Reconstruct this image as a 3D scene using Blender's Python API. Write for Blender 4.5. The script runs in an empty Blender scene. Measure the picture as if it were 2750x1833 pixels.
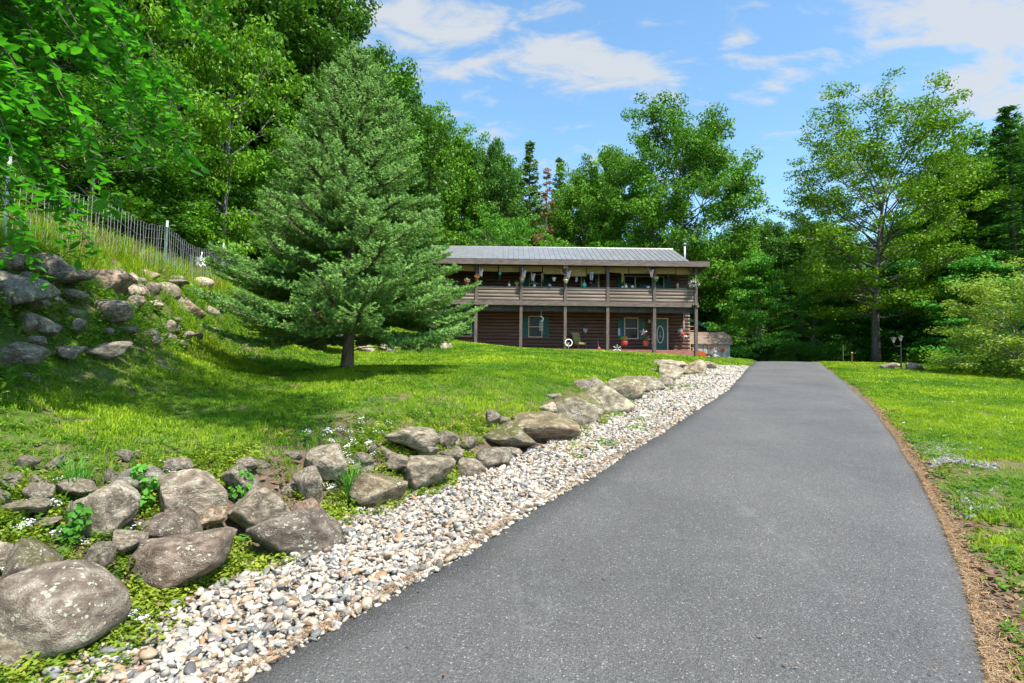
import bpy, bmesh, math, random
import numpy as np
from mathutils import Matrix, Vector, Euler, Quaternion
random.seed(11); RNG = np.random.default_rng(11)
S = bpy.context.scene; COL = S.collection
rad = math.radians

# ------------------------------------------------------------------ camera
cam = bpy.data.objects.new('camera', bpy.data.cameras.new('camera')); COL.objects.link(cam)
cam.data.sensor_width = 36; cam.data.lens = 19.8; cam.data.clip_start = .05; cam.data.clip_end = 2000
cam.matrix_world = Matrix.Translation((0, 0, 1.65)) @ Matrix.Rotation(rad(93.5), 4, 'X') @ Matrix.Rotation(rad(.75), 4, 'Z')
S.camera = cam
# ------------------------------------------------------------------ world and sun
TO_SUN = Vector((.73, -1, 2.2)).normalized()
w = bpy.data.worlds.new('World'); S.world = w; w.use_nodes = True
nt = w.node_tree; nt.nodes.clear()
def nd(t, typ, **k):
    n = t.nodes.new(typ)
    for a, b in k.items(): setattr(n, a, b)
    return n
def lk(t, a, b): t.links.new(a, b)
out = nd(nt, 'ShaderNodeOutputWorld'); bg = nd(nt, 'ShaderNodeBackground'); bg.inputs[1].default_value = .13
sky = nd(nt, 'ShaderNodeTexSky'); sky.sky_type = 'NISHITA'; sky.sun_disc = False
sky.sun_elevation = math.asin(TO_SUN.z); sky.sun_rotation = math.atan2(TO_SUN.x, TO_SUN.y)
sky.air_density = 1.0; sky.dust_density = .6; sky.ozone_density = 1.6
tc = nd(nt, 'ShaderNodeTexCoord'); sp = nd(nt, 'ShaderNodeSeparateXYZ'); lk(nt, tc.outputs['Generated'], sp.inputs[0])
def wmath(op, a, b=None, c=None):
    n = nd(nt, 'ShaderNodeMath', operation=op)
    for i, v in enumerate((a, b, c)):
        if v is None: continue
        if isinstance(v, (int, float)): n.inputs[i].default_value = v
        else: lk(nt, v, n.inputs[i])
    return n.outputs[0]
den = wmath('ADD', wmath('MAXIMUM', sp.outputs[2], 0.), .2)
cx, cy = wmath('DIVIDE', sp.outputs[0], den), wmath('DIVIDE', sp.outputs[1], den)
cb = nd(nt, 'ShaderNodeCombineXYZ'); lk(nt, cx, cb.inputs[0]); lk(nt, cy, cb.inputs[1])
mp = nd(nt, 'ShaderNodeMapping'); mp.inputs['Rotation'].default_value = (0, 0, rad(-25)); mp.inputs['Scale'].default_value = (1.0, 1.9, 1); lk(nt, cb.outputs[0], mp.inputs[0])
n1 = nd(nt, 'ShaderNodeTexNoise'); n1.inputs['Scale'].default_value = 6.2; n1.inputs['Detail'].default_value = 9; n1.inputs['Roughness'].default_value = .6; n1.inputs['Distortion'].default_value = .35
lk(nt, mp.outputs[0], n1.inputs['Vector'])
n2 = nd(nt, 'ShaderNodeTexNoise'); n2.inputs['Scale'].default_value = 1.1; n2.inputs['Detail'].default_value = 2; lk(nt, mp.outputs[0], n2.inputs['Vector'])
blobs = wmath('MULTIPLY', wmath('SUBTRACT', n2.outputs[0], .5), .35)
for bx, by, sx, sy, amp in ((-.23, 1.10, .14, .12, .24), (-.17, 1.21, .16, .10, .16), (.15, 1.23, .15, .06, .27), (.28, 1.29, .14, .05, .22), (.78, 1.05, .12, .07, .30), (.93, 1.05, .14, .08, .28),
                            (1.08, 1.18, .12, .08, .28), (.466, 1.15, .05, .05, .17), (.66, 1.27, .07, .08, .14), (1.08, 1.31, .16, .07, .17), (-.02, 1.09, .2, .05, .14)):
    dx = wmath('DIVIDE', wmath('SUBTRACT', cx, bx), sx); dy = wmath('DIVIDE', wmath('SUBTRACT', cy, by), sy)
    q = wmath('ADD', wmath('MULTIPLY', dx, dx), wmath('MULTIPLY', dy, dy))
    blobs = wmath('ADD', blobs, wmath('MULTIPLY', wmath('EXPONENT', wmath('MULTIPLY', q, -1)), amp))
dens = wmath('ADD', wmath('MULTIPLY_ADD', n1.outputs[0], 1.35, -.17), blobs)
mr = nd(nt, 'ShaderNodeMapRange', interpolation_type='SMOOTHSTEP'); lk(nt, dens, mr.inputs[0])
mr.inputs[1].default_value = .53; mr.inputs[2].default_value = .86; mr.inputs[3].default_value = 0; mr.inputs[4].default_value = .9
mx = nd(nt, 'ShaderNodeMix', data_type='RGBA'); lk(nt, mr.outputs[0], mx.inputs[0]); tn = nd(nt, 'ShaderNodeMix', data_type='RGBA', blend_type='MULTIPLY'); tn.inputs[0].default_value = 1; lk(nt, sky.outputs[0], tn.inputs[6]); tn.inputs[7].default_value = (1., 1.24, 1.24, 1); lk(nt, tn.outputs[2], mx.inputs[6]); mx.inputs[7].default_value = (3.0, 3.15, 3.3, 1)
lk(nt, mx.outputs[2], bg.inputs[0]); lk(nt, bg.outputs[0], out.inputs[0])
sun = bpy.data.objects.new('sun', bpy.data.lights.new('sun', 'SUN')); COL.objects.link(sun)
sun.data.energy = 4.8; sun.data.angle = rad(.53); sun.data.color = (1, .95, .87); sun.location = (10, -14, 30)
sun.rotation_euler = TO_SUN.to_track_quat('Z', 'Y').to_euler()
S.view_settings.view_transform = 'Standard'; S.view_settings.look = 'None'; S.view_settings.exposure = .9; S.view_settings.gamma = 1
S.render.engine = 'CYCLES'
S.cycles.max_bounces = 4; S.cycles.diffuse_bounces = 2; S.cycles.transmission_bounces = 3; S.cycles.transparent_max_bounces = 4
S.cycles.use_denoising = True; S.cycles.adaptive_threshold = .02

# ------------------------------------------------------------------ helpers
def tag(o, label=None, cat=None, group=None, kind=None):
    if label: o['label'] = label
    if cat: o['category'] = cat
    if group: o['group'] = group
    if kind: o['kind'] = kind
    return o
def put(name, me, mat=None, parent=None, loc=(0, 0, 0), rot=(0, 0, 0), scale=(1, 1, 1)):
    o = bpy.data.objects.new(name, me); COL.objects.link(o)
    if mat is not None and me is not None and not me.materials: me.materials.append(mat)
    if parent is not None: o.parent = parent
    o.location = loc; o.rotation_euler = rot
    o.scale = scale if hasattr(scale, '__len__') else (scale,) * 3
    return o
def thing(name, loc, label, cat, group=None, rz=0):
    return tag(put(name, None, loc=loc, rot=(0, 0, rz)), label, cat, group)
class MB:
    def __init__(s, org=(0, 0, 0)): s.v = []; s.f = []; s.o = Vector(org)
    def add(s, vs, fs):
        k = len(s.v); s.v += [tuple(Vector(p) - s.o) for p in vs]; s.f += [tuple(i + k for i in f) for f in fs]; return s
    def box(s, x0, x1, y0, y1, z0, z1):
        return s.add([(x, y, z) for z in (z0, z1) for y in (y0, y1) for x in (x0, x1)],
                     [(0, 2, 3, 1), (4, 5, 7, 6), (0, 1, 5, 4), (2, 6, 7, 3), (0, 4, 6, 2), (1, 3, 7, 5)])
    def hexa(s, pts): return s.add(pts, [(0, 3, 2, 1), (4, 5, 6, 7), (0, 1, 5, 4), (1, 2, 6, 5), (2, 3, 7, 6), (3, 0, 4, 7)])
    def tube(s, pts, rr, n=6, cap=True):
        pts = [Vector(p) for p in pts]
        if not hasattr(rr, '__len__'): rr = [rr] * len(pts)
        vs = []; fs = []; a = None
        for i, p in enumerate(pts):
            d = (pts[min(i + 1, len(pts) - 1)] - pts[max(i - 1, 0)]).normalized()
            if a is None: a = d.orthogonal().normalized()
            a = (a - d * a.dot(d)); a = a.normalized() if a.length > 1e-6 else d.orthogonal().normalized()
            b = d.cross(a)
            for k in range(n):
                t = 2 * math.pi * k / n; vs.append(p + (a * math.cos(t) + b * math.sin(t)) * rr[i])
        for i in range(len(pts) - 1):
            for k in range(n):
                fs.append((i * n + k, i * n + (k + 1) % n, (i + 1) * n + (k + 1) % n, (i + 1) * n + k))
        if cap: fs += [tuple(range(n))[::-1], tuple(range((len(pts) - 1) * n, len(pts) * n))]
        return s.add(vs, fs)
    def lathe(s, prof, c=(0, 0, 0), n=12, squash=1.):
        vs = []; fs = []
        for r, z in prof:
            for k in range(n):
                t = 2 * math.pi * k / n; vs.append((c[0] + r * math.cos(t), c[1] + r * squash * math.sin(t), c[2] + z))
        for i in range(len(prof) - 1):
            for k in range(n): fs.append((i * n + k, i * n + (k + 1) % n, (i + 1) * n + (k + 1) % n, (i + 1) * n + k))
        fs += [tuple(range(n))[::-1], tuple(range((len(prof) - 1) * n, len(prof) * n))]
        return s.add(vs, fs)
    def ball(s, c, r, n=8, sz=1.):
        return s.lathe([(max(.02, math.sin(math.pi * i / (n // 2 + 2))) * r, -math.cos(math.pi * i / (n // 2 + 2)) * r * sz) for i in range(n // 2 + 3)], c, n)
    def prism(s, poly, y0, y1):   # polygon in xz, extruded in y
        n = len(poly)
        return s.add([(x, y0, z) for x, z in poly] + [(x, y1, z) for x, z in poly],
                     [tuple(range(n)), tuple(range(n, 2 * n))[::-1]] + [(i, i + n, (i + 1) % n + n, (i + 1) % n) for i in range(n)])
    def mesh(s, name, smooth=False):
        me = bpy.data.meshes.new(name); me.from_pydata([tuple(p) for p in s.v], [], s.f)
        b = bmesh.new(); b.from_mesh(me); bmesh.ops.recalc_face_normals(b, faces=b.faces); b.to_mesh(me); b.free()
        if smooth: me.polygons.foreach_set('use_smooth', [True] * len(me.polygons))
        return me
    def put(s, name, mat, parent=None, loc=(0, 0, 0), smooth=False, **k): return put(name, s.mesh(name, smooth), mat, parent, loc, **k)
def mesh_np(name, V, F, tint=None, smooth=False):
    F = np.asarray(F, np.int32); n, k = F.shape
    me = bpy.data.meshes.new(name); me.vertices.add(len(V)); me.vertices.foreach_set('co', np.asarray(V, np.float32).ravel())
    me.loops.add(n * k); me.loops.foreach_set('vertex_index', F.ravel())
    me.polygons.add(n); me.polygons.foreach_set('loop_start', np.arange(0, n * k, k, dtype=np.int32)); me.polygons.foreach_set('loop_total', np.full(n, k, np.int32))
    if smooth: me.polygons.foreach_set('use_smooth', np.ones(n, bool))
    if tint is not None:
        a = me.attributes.new('tint', 'FLOAT', 'FACE'); a.data.foreach_set('value', np.asarray(tint, np.float32))
    me.update(calc_edges=True); return me
def unit(a): return a / np.maximum(np.linalg.norm(a, axis=-1, keepdims=True), 1e-9)
_G = np.random.default_rng(5).random((256, 256))
def noise2(x, y, s=1.):
    x = np.asarray(x, float) * s + 91.3; y = np.asarray(y, float) * s + 47.7
    i = np.floor(x).astype(int); j = np.floor(y).astype(int); u = x - i; v = y - j; u = u * u * (3 - 2 * u); v = v * v * (3 - 2 * v)
    g = lambda a, b: _G[a % 256, b % 256]
    return (g(i, j) * (1 - u) + g(i + 1, j) * u) * (1 - v) + (g(i, j + 1) * (1 - u) + g(i + 1, j + 1) * u) * v
def fbm(x, y, s=1.): return .55 * noise2(x, y, s) + .28 * noise2(x, y, s * 2.1) + .17 * noise2(x, y, s * 4.3)

# ------------------------------------------------------------------ materials
def newmat(name):
    m = bpy.data.materials.new(name); m.use_nodes = True; t = m.node_tree
    return m, t, t.nodes['Principled BSDF']
def rgba(c): return (*c, 1)
def ramp(t, fac, stops):
    r = nd(t, 'ShaderNodeValToRGB'); e = r.color_ramp.elements
    while len(e) < len(stops): e.new(.5)
    for i, (p, c) in enumerate(stops): e[i].position = p; e[i].color = rgba(c) if len(c) == 3 else c
    lk(t, fac, r.inputs[0]); return r.outputs[0]
def tnoise(t, vec, scale, detail=4, rough=.55, dist=0):
    n = nd(t, 'ShaderNodeTexNoise'); n.inputs['Scale'].default_value = scale; n.inputs['Detail'].default_value = detail; n.inputs['Roughness'].default_value = rough; n.inputs['Distortion'].default_value = dist
    if vec is not None: lk(t, vec, n.inputs['Vector'])
    return n.outputs[0]
def coords(t, kind='Object', scale=(1, 1, 1), rnd=True):
    c = nd(t, 'ShaderNodeTexCoord'); m = nd(t, 'ShaderNodeMapping'); m.inputs['Scale'].default_value = scale; lk(t, c.outputs[kind], m.inputs[0])
    if rnd:
        oi = nd(t, 'ShaderNodeObjectInfo'); v = nd(t, 'ShaderNodeMath', operation='MULTIPLY'); v.inputs[1].default_value = 57.; lk(t, oi.outputs['Random'], v.inputs[0]); lk(t, v.outputs[0], m.inputs['Location'])
    return m.outputs[0]
def bump(t, b, h, strength, dist=.02):
    n = nd(t, 'ShaderNodeBump'); n.inputs['Strength'].default_value = strength; n.inputs['Distance'].default_value = dist; lk(t, h, n.inputs['Height']); lk(t, n.outputs[0], b.inputs['Normal'])
def mixc(t, fac, a, b, mode='MIX'):
    m = nd(t, 'ShaderNodeMix', data_type='RGBA', blend_type=mode)
    for i, v in ((0, fac), (6, a), (7, b)):
        if isinstance(v, (int, float)): m.inputs[i].default_value = v
        elif isinstance(v, tuple): m.inputs[i].default_value = rgba(v)
        else: lk(t, v, m.inputs[i])
    return m.outputs[2]
def tmath(t, op, a, b):
    n = nd(t, 'ShaderNodeMath', operation=op)
    for i, v in enumerate((a, b)):
        if isinstance(v, (int, float)): n.inputs[i].default_value = v
        else: lk(t, v, n.inputs[i])
    return n.outputs[0]
def noisy(name, c1, c2, scale=6, rough=.75, bmp=.3, stretch=(1, 1, 1), metal=0., dist=.01, spec=.3, lo=.35, hi=.65, kind='Object'):
    m, t, b = newmat(name); v = coords(t, kind, stretch); n = tnoise(t, v, scale, 6)
    lk(t, ramp(t, n, [(lo, c1), (hi, c2)]), b.inputs['Base Color']); b.inputs['Roughness'].default_value = rough; b.inputs['Metallic'].default_value = metal
    b.inputs['Specular IOR Level'].default_value = spec
    if bmp: bump(t, b, n, bmp, dist)
    return m
def flat(name, c, rough=.5, metal=0., emit=0):
    m, t, b = newmat(name); n = tnoise(t, coords(t), 9, 3)
    lk(t, ramp(t, n, [(.2, tuple(x * .82 for x in c)), (.8, tuple(min(1, x * 1.08) for x in c))]), b.inputs['Base Color'])
    b.inputs['Roughness'].default_value = rough; b.inputs['Metallic'].default_value = metal
    if emit: b.inputs['Emission Color'].default_value = rgba(c); b.inputs['Emission Strength'].default_value = emit
    return m
def leafmat(name, cA, cB, trans=.26, rough=.5, inst=False, tscale=(1.2, 1.25, .55), spec=.2):
    m, t, b = newmat(name); at = nd(t, 'ShaderNodeAttribute'); at.attribute_name = 'tint'
    if inst: at.attribute_type = 'INSTANCER'
    c = ramp(t, at.outputs['Fac'], [(0., cA), (1., cB)]); oi = nd(t, 'ShaderNodeObjectInfo')
    if not inst: c = mixc(t, 1., c, oi.outputs['Color'], 'MULTIPLY')
    lk(t, c, b.inputs['Base Color']); b.inputs['Roughness'].default_value = rough; b.inputs['Specular IOR Level'].default_value = spec
    tr = nd(t, 'ShaderNodeBsdfTranslucent'); lk(t, mixc(t, 1., c, tscale, 'MULTIPLY'), tr.inputs[0])
    ms = nd(t, 'ShaderNodeMixShader'); ms.inputs[0].default_value = trans
    lk(t, b.outputs[0], ms.inputs[1]); lk(t, tr.outputs[0], ms.inputs[2]); lk(t, ms.outputs[0], t.nodes['Material Output'].inputs[0])
    return m

def stone_material(name):
    m, t, b = newmat(name); v = coords(t); oi = nd(t, 'ShaderNodeObjectInfo')
    n = tnoise(t, v, 3.2, 8, .62, .4); base = ramp(t, n, [(.3, (.11, .09, .074)), (.48, (.25, .205, .165)), (.68, (.54, .48, .40))])
    base = mixc(t, 1., base, oi.outputs['Color'], 'MULTIPLY')
    fine = tnoise(t, v, 26, 5, .65); base = mixc(t, .35, base, ramp(t, fine, [(.3, (.05, .045, .04)), (.75, (.5, .46, .4))]), 'OVERLAY')
    vo = nd(t, 'ShaderNodeTexVoronoi'); vo.inputs['Scale'].default_value = 8.5; wn = nd(t, 'ShaderNodeMapping')
    wob = nd(t, 'ShaderNodeTexNoise'); wob.inputs['Scale'].default_value = 11; wob.inputs['Detail'].default_value = 4; lk(t, v, wob.inputs['Vector'])
    vv = nd(t, 'ShaderNodeVectorMath', operation='MULTIPLY_ADD'); lk(t, wob.outputs['Color'], vv.inputs[0]); vv.inputs[1].default_value = (.14, .14, .14); lk(t, v, vv.inputs[2]); lk(t, vv.outputs[0], vo.inputs['Vector'])
    vo2 = nd(t, 'ShaderNodeTexVoronoi'); vo2.inputs['Scale'].default_value = 23; lk(t, vv.outputs[0], vo2.inputs['Vector'])
    sel = tmath(t, 'MULTIPLY', tmath(t, 'SUBTRACT', tnoise(t, v, 1.9, 4, .6), .40), 1.75); sel2 = tmath(t, 'MULTIPLY', tmath(t, 'SUBTRACT', tnoise(t, v, 3.1, 4, .6), .42), 1.6)
    lich = tmath(t, 'MAXIMUM', tmath(t, 'SUBTRACT', sel, vo.outputs['Distance']), tmath(t, 'SUBTRACT', sel2, vo2.outputs['Distance']))
    lm = ramp(t, lich, [(.0, (0, 0, 0)), (.06, (1, 1, 1))]); lm2 = mixc(t, 1., lm, ramp(t, tnoise(t, v, 40, 3), [(.3, (.35, .35, .35)), (.55, (1, 1, 1))]), 'MULTIPLY')
    base = mixc(t, lm2, base, (.52, .52, .40))
    # moss: chosen per stone with the object colour's alpha
    ge = nd(t, 'ShaderNodeNewGeometry'); sz = nd(t, 'ShaderNodeSeparateXYZ'); lk(t, ge.outputs['Normal'], sz.inputs[0])
    mo = tmath(t, 'MULTIPLY', tmath(t, 'ADD', tmath(t, 'MULTIPLY', sz.outputs[2], .35), tnoise(t, v, 3.5, 6, .7)), 1.)
    mm = ramp(t, mo, [(.70, (0, 0, 0)), (.80, (1, 1, 1))]); mm = mixc(t, 1., mm, tmath(t, 'SUBTRACT', 1., oi.outputs['Alpha']), 'MULTIPLY')
    base = mixc(t, mm, base, ramp(t, fine, [(.3, (.055, .06, .012)), (.7, (.17, .16, .035))]))
    lk(t, base, b.inputs['Base Color']); b.inputs['Roughness'].default_value = .82; b.inputs['Specular IOR Level'].default_value = .25
    h = tmath(t, 'ADD', tmath(t, 'MULTIPLY', n, 1.), tmath(t, 'MULTIPLY', fine, .45)); bump(t, b, h, .8, .06)
    return m
M_STONE = stone_material('weathered_stone')
M_BARK = noisy('bark', (.055, .042, .032), (.19, .155, .125), 9, .9, .9, (3, 3, .5), dist=.04)
M_BARKG = noisy('grey_bark', (.10, .09, .08), (.30, .27, .235), 9, .9, .8, (3, 3, .5), dist=.03)
M_DEADBARK = noisy('dead_bark', (.22, .17, .13), (.42, .36, .3), 9, .9, .5, (3, 3, .5))
M_LEAF = leafmat('maple_leaf', (.04, .13, .010), (.14, .30, .020))
M_OAK = leafmat('oak_leaf', (.03, .10, .010), (.10, .225, .022), rough=.42)
M_YOUNG = leafmat('young_leaf', (.06, .19, .012), (.18, .38, .022), .3)
M_BEECH = leafmat('beech_leaf', (.05, .18, .02), (.13, .36, .04), .28)
M_HEM = leafmat('hemlock_needle', (.028, .10, .02), (.09, .22, .04), .2, .55)
M_PINE = leafmat('pine_needle', (.04, .085, .03), (.11, .17, .06), .2, .6)
M_RUST = leafmat('dead_needle', (.26, .16, .09), (.44, .31, .2), .2, .8)
M_BUSH = leafmat('bush_leaf', (.14, .24, .03), (.36, .46, .08), .4)
M_ASH = leafmat('ash_leaflet', (.04, .17, .02), (.12, .36, .035), .5, .3, tscale=(1.1, 1.6, .4), spec=.5)
M_SPRUCE = leafmat('spruce_needle', (.045, .155, .03), (.27, .47, .105), .15, .55)
M_GRASS = leafmat('grass_blade', (.075, .21, .009), (.34, .46, .02), .4, .55, inst=True)
M_WEED = leafmat('weed_leaf', (.06, .16, .018), (.17, .31, .035), .4, .5, inst=True)
M_SEDUM = leafmat('sedum_leaf', (.11, .21, .018), (.32, .38, .04), .3, .5, inst=True)
M_STRAW = leafmat('dry_stalk', (.22, .15, .06), (.42, .32, .15), .3, .8, inst=True)
# ------------------------------------------------------------------ terrain
ROAD_L=np.array([(-9.6,-12),(-5.2,-4),(-2.6,.4),(-1.21,2.67),(-.35,4.07),(.19,5.1),(.95,6.36),(1.57,7.52),(2.49,9.17),(5.76,15.16),(10.18,24.4),(13.9,32),(16.4,40),(16.9,54)],float)
ROAD_R=np.array([(-6.2,-13.5),(-1.6,-5),(.75,.4),(2.29,2.74),(3.06,3.85),(3.82,5.07),(4.84,6.8),(5.89,8.66),(7.71,12),(9.64,15.92),(14.1,25.3),(17.4,32),(20.2,40),(20.8,54)],float)
GRAV_L=np.array([(-10.8,-11),(-6.5,-4),(-3.4,.6),(-2.19,2.65),(-1.93,3.47),(-1.78,4.12),(-1.4,4.98),(-.78,5.96),(.41,8.),(1.89,10.9),(3.82,15.24),(7.46,22.7),(9.7,26.2)],float)
def roadz(y):
    y=np.asarray(y,float); return .087*y-np.logaddexp(0,(y-31)/1.3)*1.3*.1
def interp(poly,y): return np.interp(y,poly[:,1],poly[:,0])
CP=[]
for y in (-12,-6,0,3,6,9,12,16,20,24,28):
    z=.087*y; CP+=[(float(interp(ROAD_L,y)),y,z),(float(interp(ROAD_R,y)),y,z),(float(interp(ROAD_R,y))+2,y,z+.0),(float(interp(ROAD_R,y))+7,y,z-.05)]
for y,dx,dz in ((2.2,.0,.03),(3.4,0,.03),(5,0,.03),(7,0,.02),(10,0,.02),(14,0,.02),(19,0,.02),(23,0,.02)):
    CP.append((float(interp(GRAV_L,y))-dx,y,.087*y+dz))
for y,dx,dz in ((1,1.7,.5),(3.2,1.45,.45),(4.2,1.4,.45),(5.5,1.35,.45),(7,1.2,.42),(9,1.,.38),(12,1.,.38),(16,1.,.36),(20,1.1,.34),(24,1.5,.3)):
    CP.append((float(interp(GRAV_L,y))-dx,y,.087*y+dz))
CP+=[(-3.5,5.2,.95),(-5.8,7,1.72),(-4.6,9,1.45),(-2.2,9.5,1.3),(-3.66,12.5,1.79),(-6.3,10.6,1.95),(-7.4,13.6,2.35),(-4.6,4.6,1.2),(-5.6,4.2,1.75),
(-6.7,8.2,3.0),(-7.2,8.8,3.3),(-7.9,12.2,3.55),(-8.3,8.9,3.68),(-9.35,15,4.3),(-10.4,20,4.9),(-7.6,17.5,2.75),(-8.6,16.6,3.4),(-8.7,20.5,3.3),(-6.5,4.8,2.6),(-7.4,4.5,3.3),
(0,17,2.05),(2,24,2.7),(-4,22,2.75),(-5,30,3.55),(3,31,3.05),(9,30,2.8),(-3.4,37.5,3.86),(5,37.5,3.27),(10,37,3.0),(13.2,37.6,2.93),(12.4,33,2.8),
(5,45,3.5),(13,46,3.0),(15,42,2.85),(18,36,2.72),(22,42,2.6),(26,36,2.4),(18,50,2.3),(22,32,2.5),(30,30,1.9),
(-12,28,5.5),(-14,15,6.0),(-13,6,5.2),(-30,10,12),(-30,30,13),(-40,60,19),(-15,45,7.5),(0,60,6),(20,62,3.6),(-20,60,11.5),(42,40,2.5),(42,60,4.),(42,20,1.),(30,5,0.2),(16,4,.25),(16,-4,-.4),
(-20,-10,5),(-9,-2,2.4),(-6,1,1.7),(0,-22,-1.9),(22,-22,-1.9),(90,90,9),(0,115,15),(-90,90,34),(-90,0,30),(70,0,-1.5),(90,-40,-3),(-60,-50,10),(60,130,18)]
CP=np.array(CP,float)
def _u(r2): return r2*np.log(r2+1e-9)*.5
def _fit():
    n=len(CP); A=np.zeros((n+3,n+3)); d=((CP[:,None,:2]-CP[None,:,:2])**2).sum(-1)
    A[:n,:n]=_u(d)+np.eye(n)*.25; A[:n,n]=1; A[:n,n+1:]=CP[:,:2]; A[n,:n]=1; A[n+1:,:n]=CP[:,:2].T
    return np.linalg.solve(A,np.r_[CP[:,2],0,0,0])
_W=_fit()
def ground(x,y):
    x=np.atleast_1d(np.asarray(x,float)); y=np.atleast_1d(np.asarray(y,float)); out=np.empty(x.shape)
    xf,yf,of=x.ravel(),y.ravel(),out.ravel()
    for i in range(0,len(xf),20000):
        a,b=xf[i:i+20000],yf[i:i+20000]
        of[i:i+20000]=_u((a[:,None]-CP[:,0])**2+(b[:,None]-CP[:,1])**2)@_W[:-3]+_W[-3]+_W[-2]*a+_W[-1]*b
    out=of.reshape(x.shape)
    l=np.where(y<25,interp(GRAV_L,y),interp(ROAD_L,y)); r=interp(ROAD_R,y)
    dist=np.maximum(np.maximum(l-x,x-r),0)*.88
    t=np.clip(dist/.7,0,1); t=t*t*(3-2*t)
    t=np.where(y>52,1,t)
    return roadz(y)*(1-t)+out*t

ROOF_BOX = (-5.9, 13.4, 38.6, 47.6)
def seglist(a0, a1, step): return list(np.arange(a0, a1 - 1e-6, step))
gx = [-260, -200, -150, -120, -100, -80, -65, -52, -42, -35, -30, -26, -23, -20, -18, -16, -15] + seglist(-14, 12, .22) + seglist(12, 24, .5) + [24, 26, 28, 31, 35, 40, 46, 54, 65, 80, 100, 130, 170, 220, 260]
gy = [-120, -90, -60, -40, -28, -20, -15, -12, -9, -7, -5, -3, -2, -1] + seglist(0, 16, .22) + seglist(16, 40, .45) + [40, 42, 44, 47, 50, 54, 58, 63, 70, 78, 90, 105, 125, 150, 180, 220, 260]
GX, GY = np.meshgrid(np.array(gx, float), np.array(gy, float))
GZ = ground(GX, GY)
lcor = np.where(GY < 25, interp(GRAV_L, GY), interp(ROAD_L, GY)); inroad = (GX > lcor - .0) & (GX < interp(ROAD_R, GY)) & (GY < 53)
GZ = GZ + np.where(inroad, -.035, (fbm(GX, GY, 1.3) - .5) * .07) 
GZ = np.where((GX > ROOF_BOX[0]) & (GX < ROOF_BOX[1]) & (GY > 39.2) & (GY < 48), np.minimum(GZ, 3.0), GZ)
ny, nx = GX.shape; idx = np.arange(nx * ny).reshape(ny, nx)
F = np.stack([idx[:-1, :-1], idx[:-1, 1:], idx[1:, 1:], idx[1:, :-1]], -1).reshape(-1, 4)
m, t, b = newmat('lawn_soil'); v = coords(t, 'Object', rnd=False)
n1_, n2_, n3_ = tnoise(t, v, .9, 5), tnoise(t, v, 9, 6, .7), tnoise(t, v, 60, 4, .7)
g = ramp(t, n2_, [(.3, (.05, .085, .012)), (.55, (.085, .15, .018)), (.75, (.14, .19, .03))])
s_ = ramp(t, n3_, [(.3, (.10, .07, .045)), (.7, (.28, .20, .13))])
c = mixc(t, ramp(t, tmath(t, 'ADD', tmath(t, 'MULTIPLY', n1_, .6), tmath(t, 'MULTIPLY', n2_, .4)), [(.44, (0, 0, 0)), (.60, (1, 1, 1))]), g, s_)
b.inputs['Roughness'].default_value = .95; b.inputs['Specular IOR Level'].default_value = .1; bump(t, b, n3_, .8, .03)
bare = np.clip(1 - np.abs(GX - interp(ROAD_R, GY) - .08) / .42, 0, 1) * (GY < 30)
sl_ = (np.where(GY < 25.5, interp(GRAV_L, GY), interp(ROAD_L, GY)) - GX) * .88
bare = np.maximum(bare, np.clip(1 - np.abs(sl_ - .55) / np.interp(GY, [0, 7, 10, 30], [1.4, 1.1, .6, .5]), 0, 1) * 1.4 * (GY < 26))
foot_ = np.interp(GY, [2, 4.5, 7, 8.5, 10.5, 13, 15, 18, 24, 30], [-3.6, -4.6, -5.55, -5.5, -6.1, -7.2, -7.6, -8.2, -10, -12]); bare = np.maximum(bare, np.clip(1 - np.abs(foot_ - GX - 1.) / 1.6, 0, 1) * (GY < 24) * (GY > 3) * .45)
gme = mesh_np('ground', np.stack([GX, GY, GZ], -1).reshape(-1, 3), F, smooth=True); at_ = gme.attributes.new('bare', 'FLOAT', 'POINT'); at_.data.foreach_set('value', np.clip(bare, 0, 1).astype(np.float32).ravel())
bn = nd(t, 'ShaderNodeAttribute'); bn.attribute_name = 'bare'; bf = ramp(t, tmath(t, 'ADD', bn.outputs['Fac'], tmath(t, 'MULTIPLY', tmath(t, 'SUBTRACT', n2_, .5), 1.2)), [(.35, (0, 0, 0)), (.6, (1, 1, 1))])
lk(t, mixc(t, bf, c, ramp(t, n3_, [(.3, (.06, .042, .028)), (.5, (.14, .10, .068)), (.72, (.27, .20, .14))])), b.inputs['Base Color'])
tag(put('ground', gme, m), kind='structure')

# ---- asphalt driveway: closed strip with worn edges
def strip(name, L, R, ys, lift, mat, jit=0., nseg=8, thick=.05, crown=0., wav=3.):
    V = []; F = []
    for y in ys:
        l, r = float(interp(L, y)), float(interp(R, y))
        l += (float(noise2(y, 3.3, wav)) - .5) * jit; r += (float(noise2(y, 9.1, wav)) - .5) * jit
        row = [(l - .012, y, float(roadz(y)) + lift - thick)]
        for i in range(nseg + 1):
            u = i / nseg; row.append((l + (r - l) * u, y, float(roadz(y)) + lift + crown * (1 - (2 * u - 1) ** 2)))
        row.append((r + .012, y, float(roadz(y)) + lift - thick)); V += row
    k = nseg + 3
    for i in range(len(ys) - 1):
        for j in range(k - 1): F.append((i * k + j, i * k + j + 1, (i + 1) * k + j + 1, (i + 1) * k + j))
    return put(name, mesh_np(name, np.array(V), np.array(F), smooth=False), mat)
m, t, b = newmat('asphalt'); v = coords(t, 'Object', rnd=False)
a1, a2, a3 = tnoise(t, v, .55, 5), tnoise(t, v, 72, 4, .85), tnoise(t, v, 6, 6, .7)
vo = nd(t, 'ShaderNodeTexVoronoi'); vo.inputs['Scale'].default_value = 130; lk(t, v, vo.inputs['Vector'])
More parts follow.
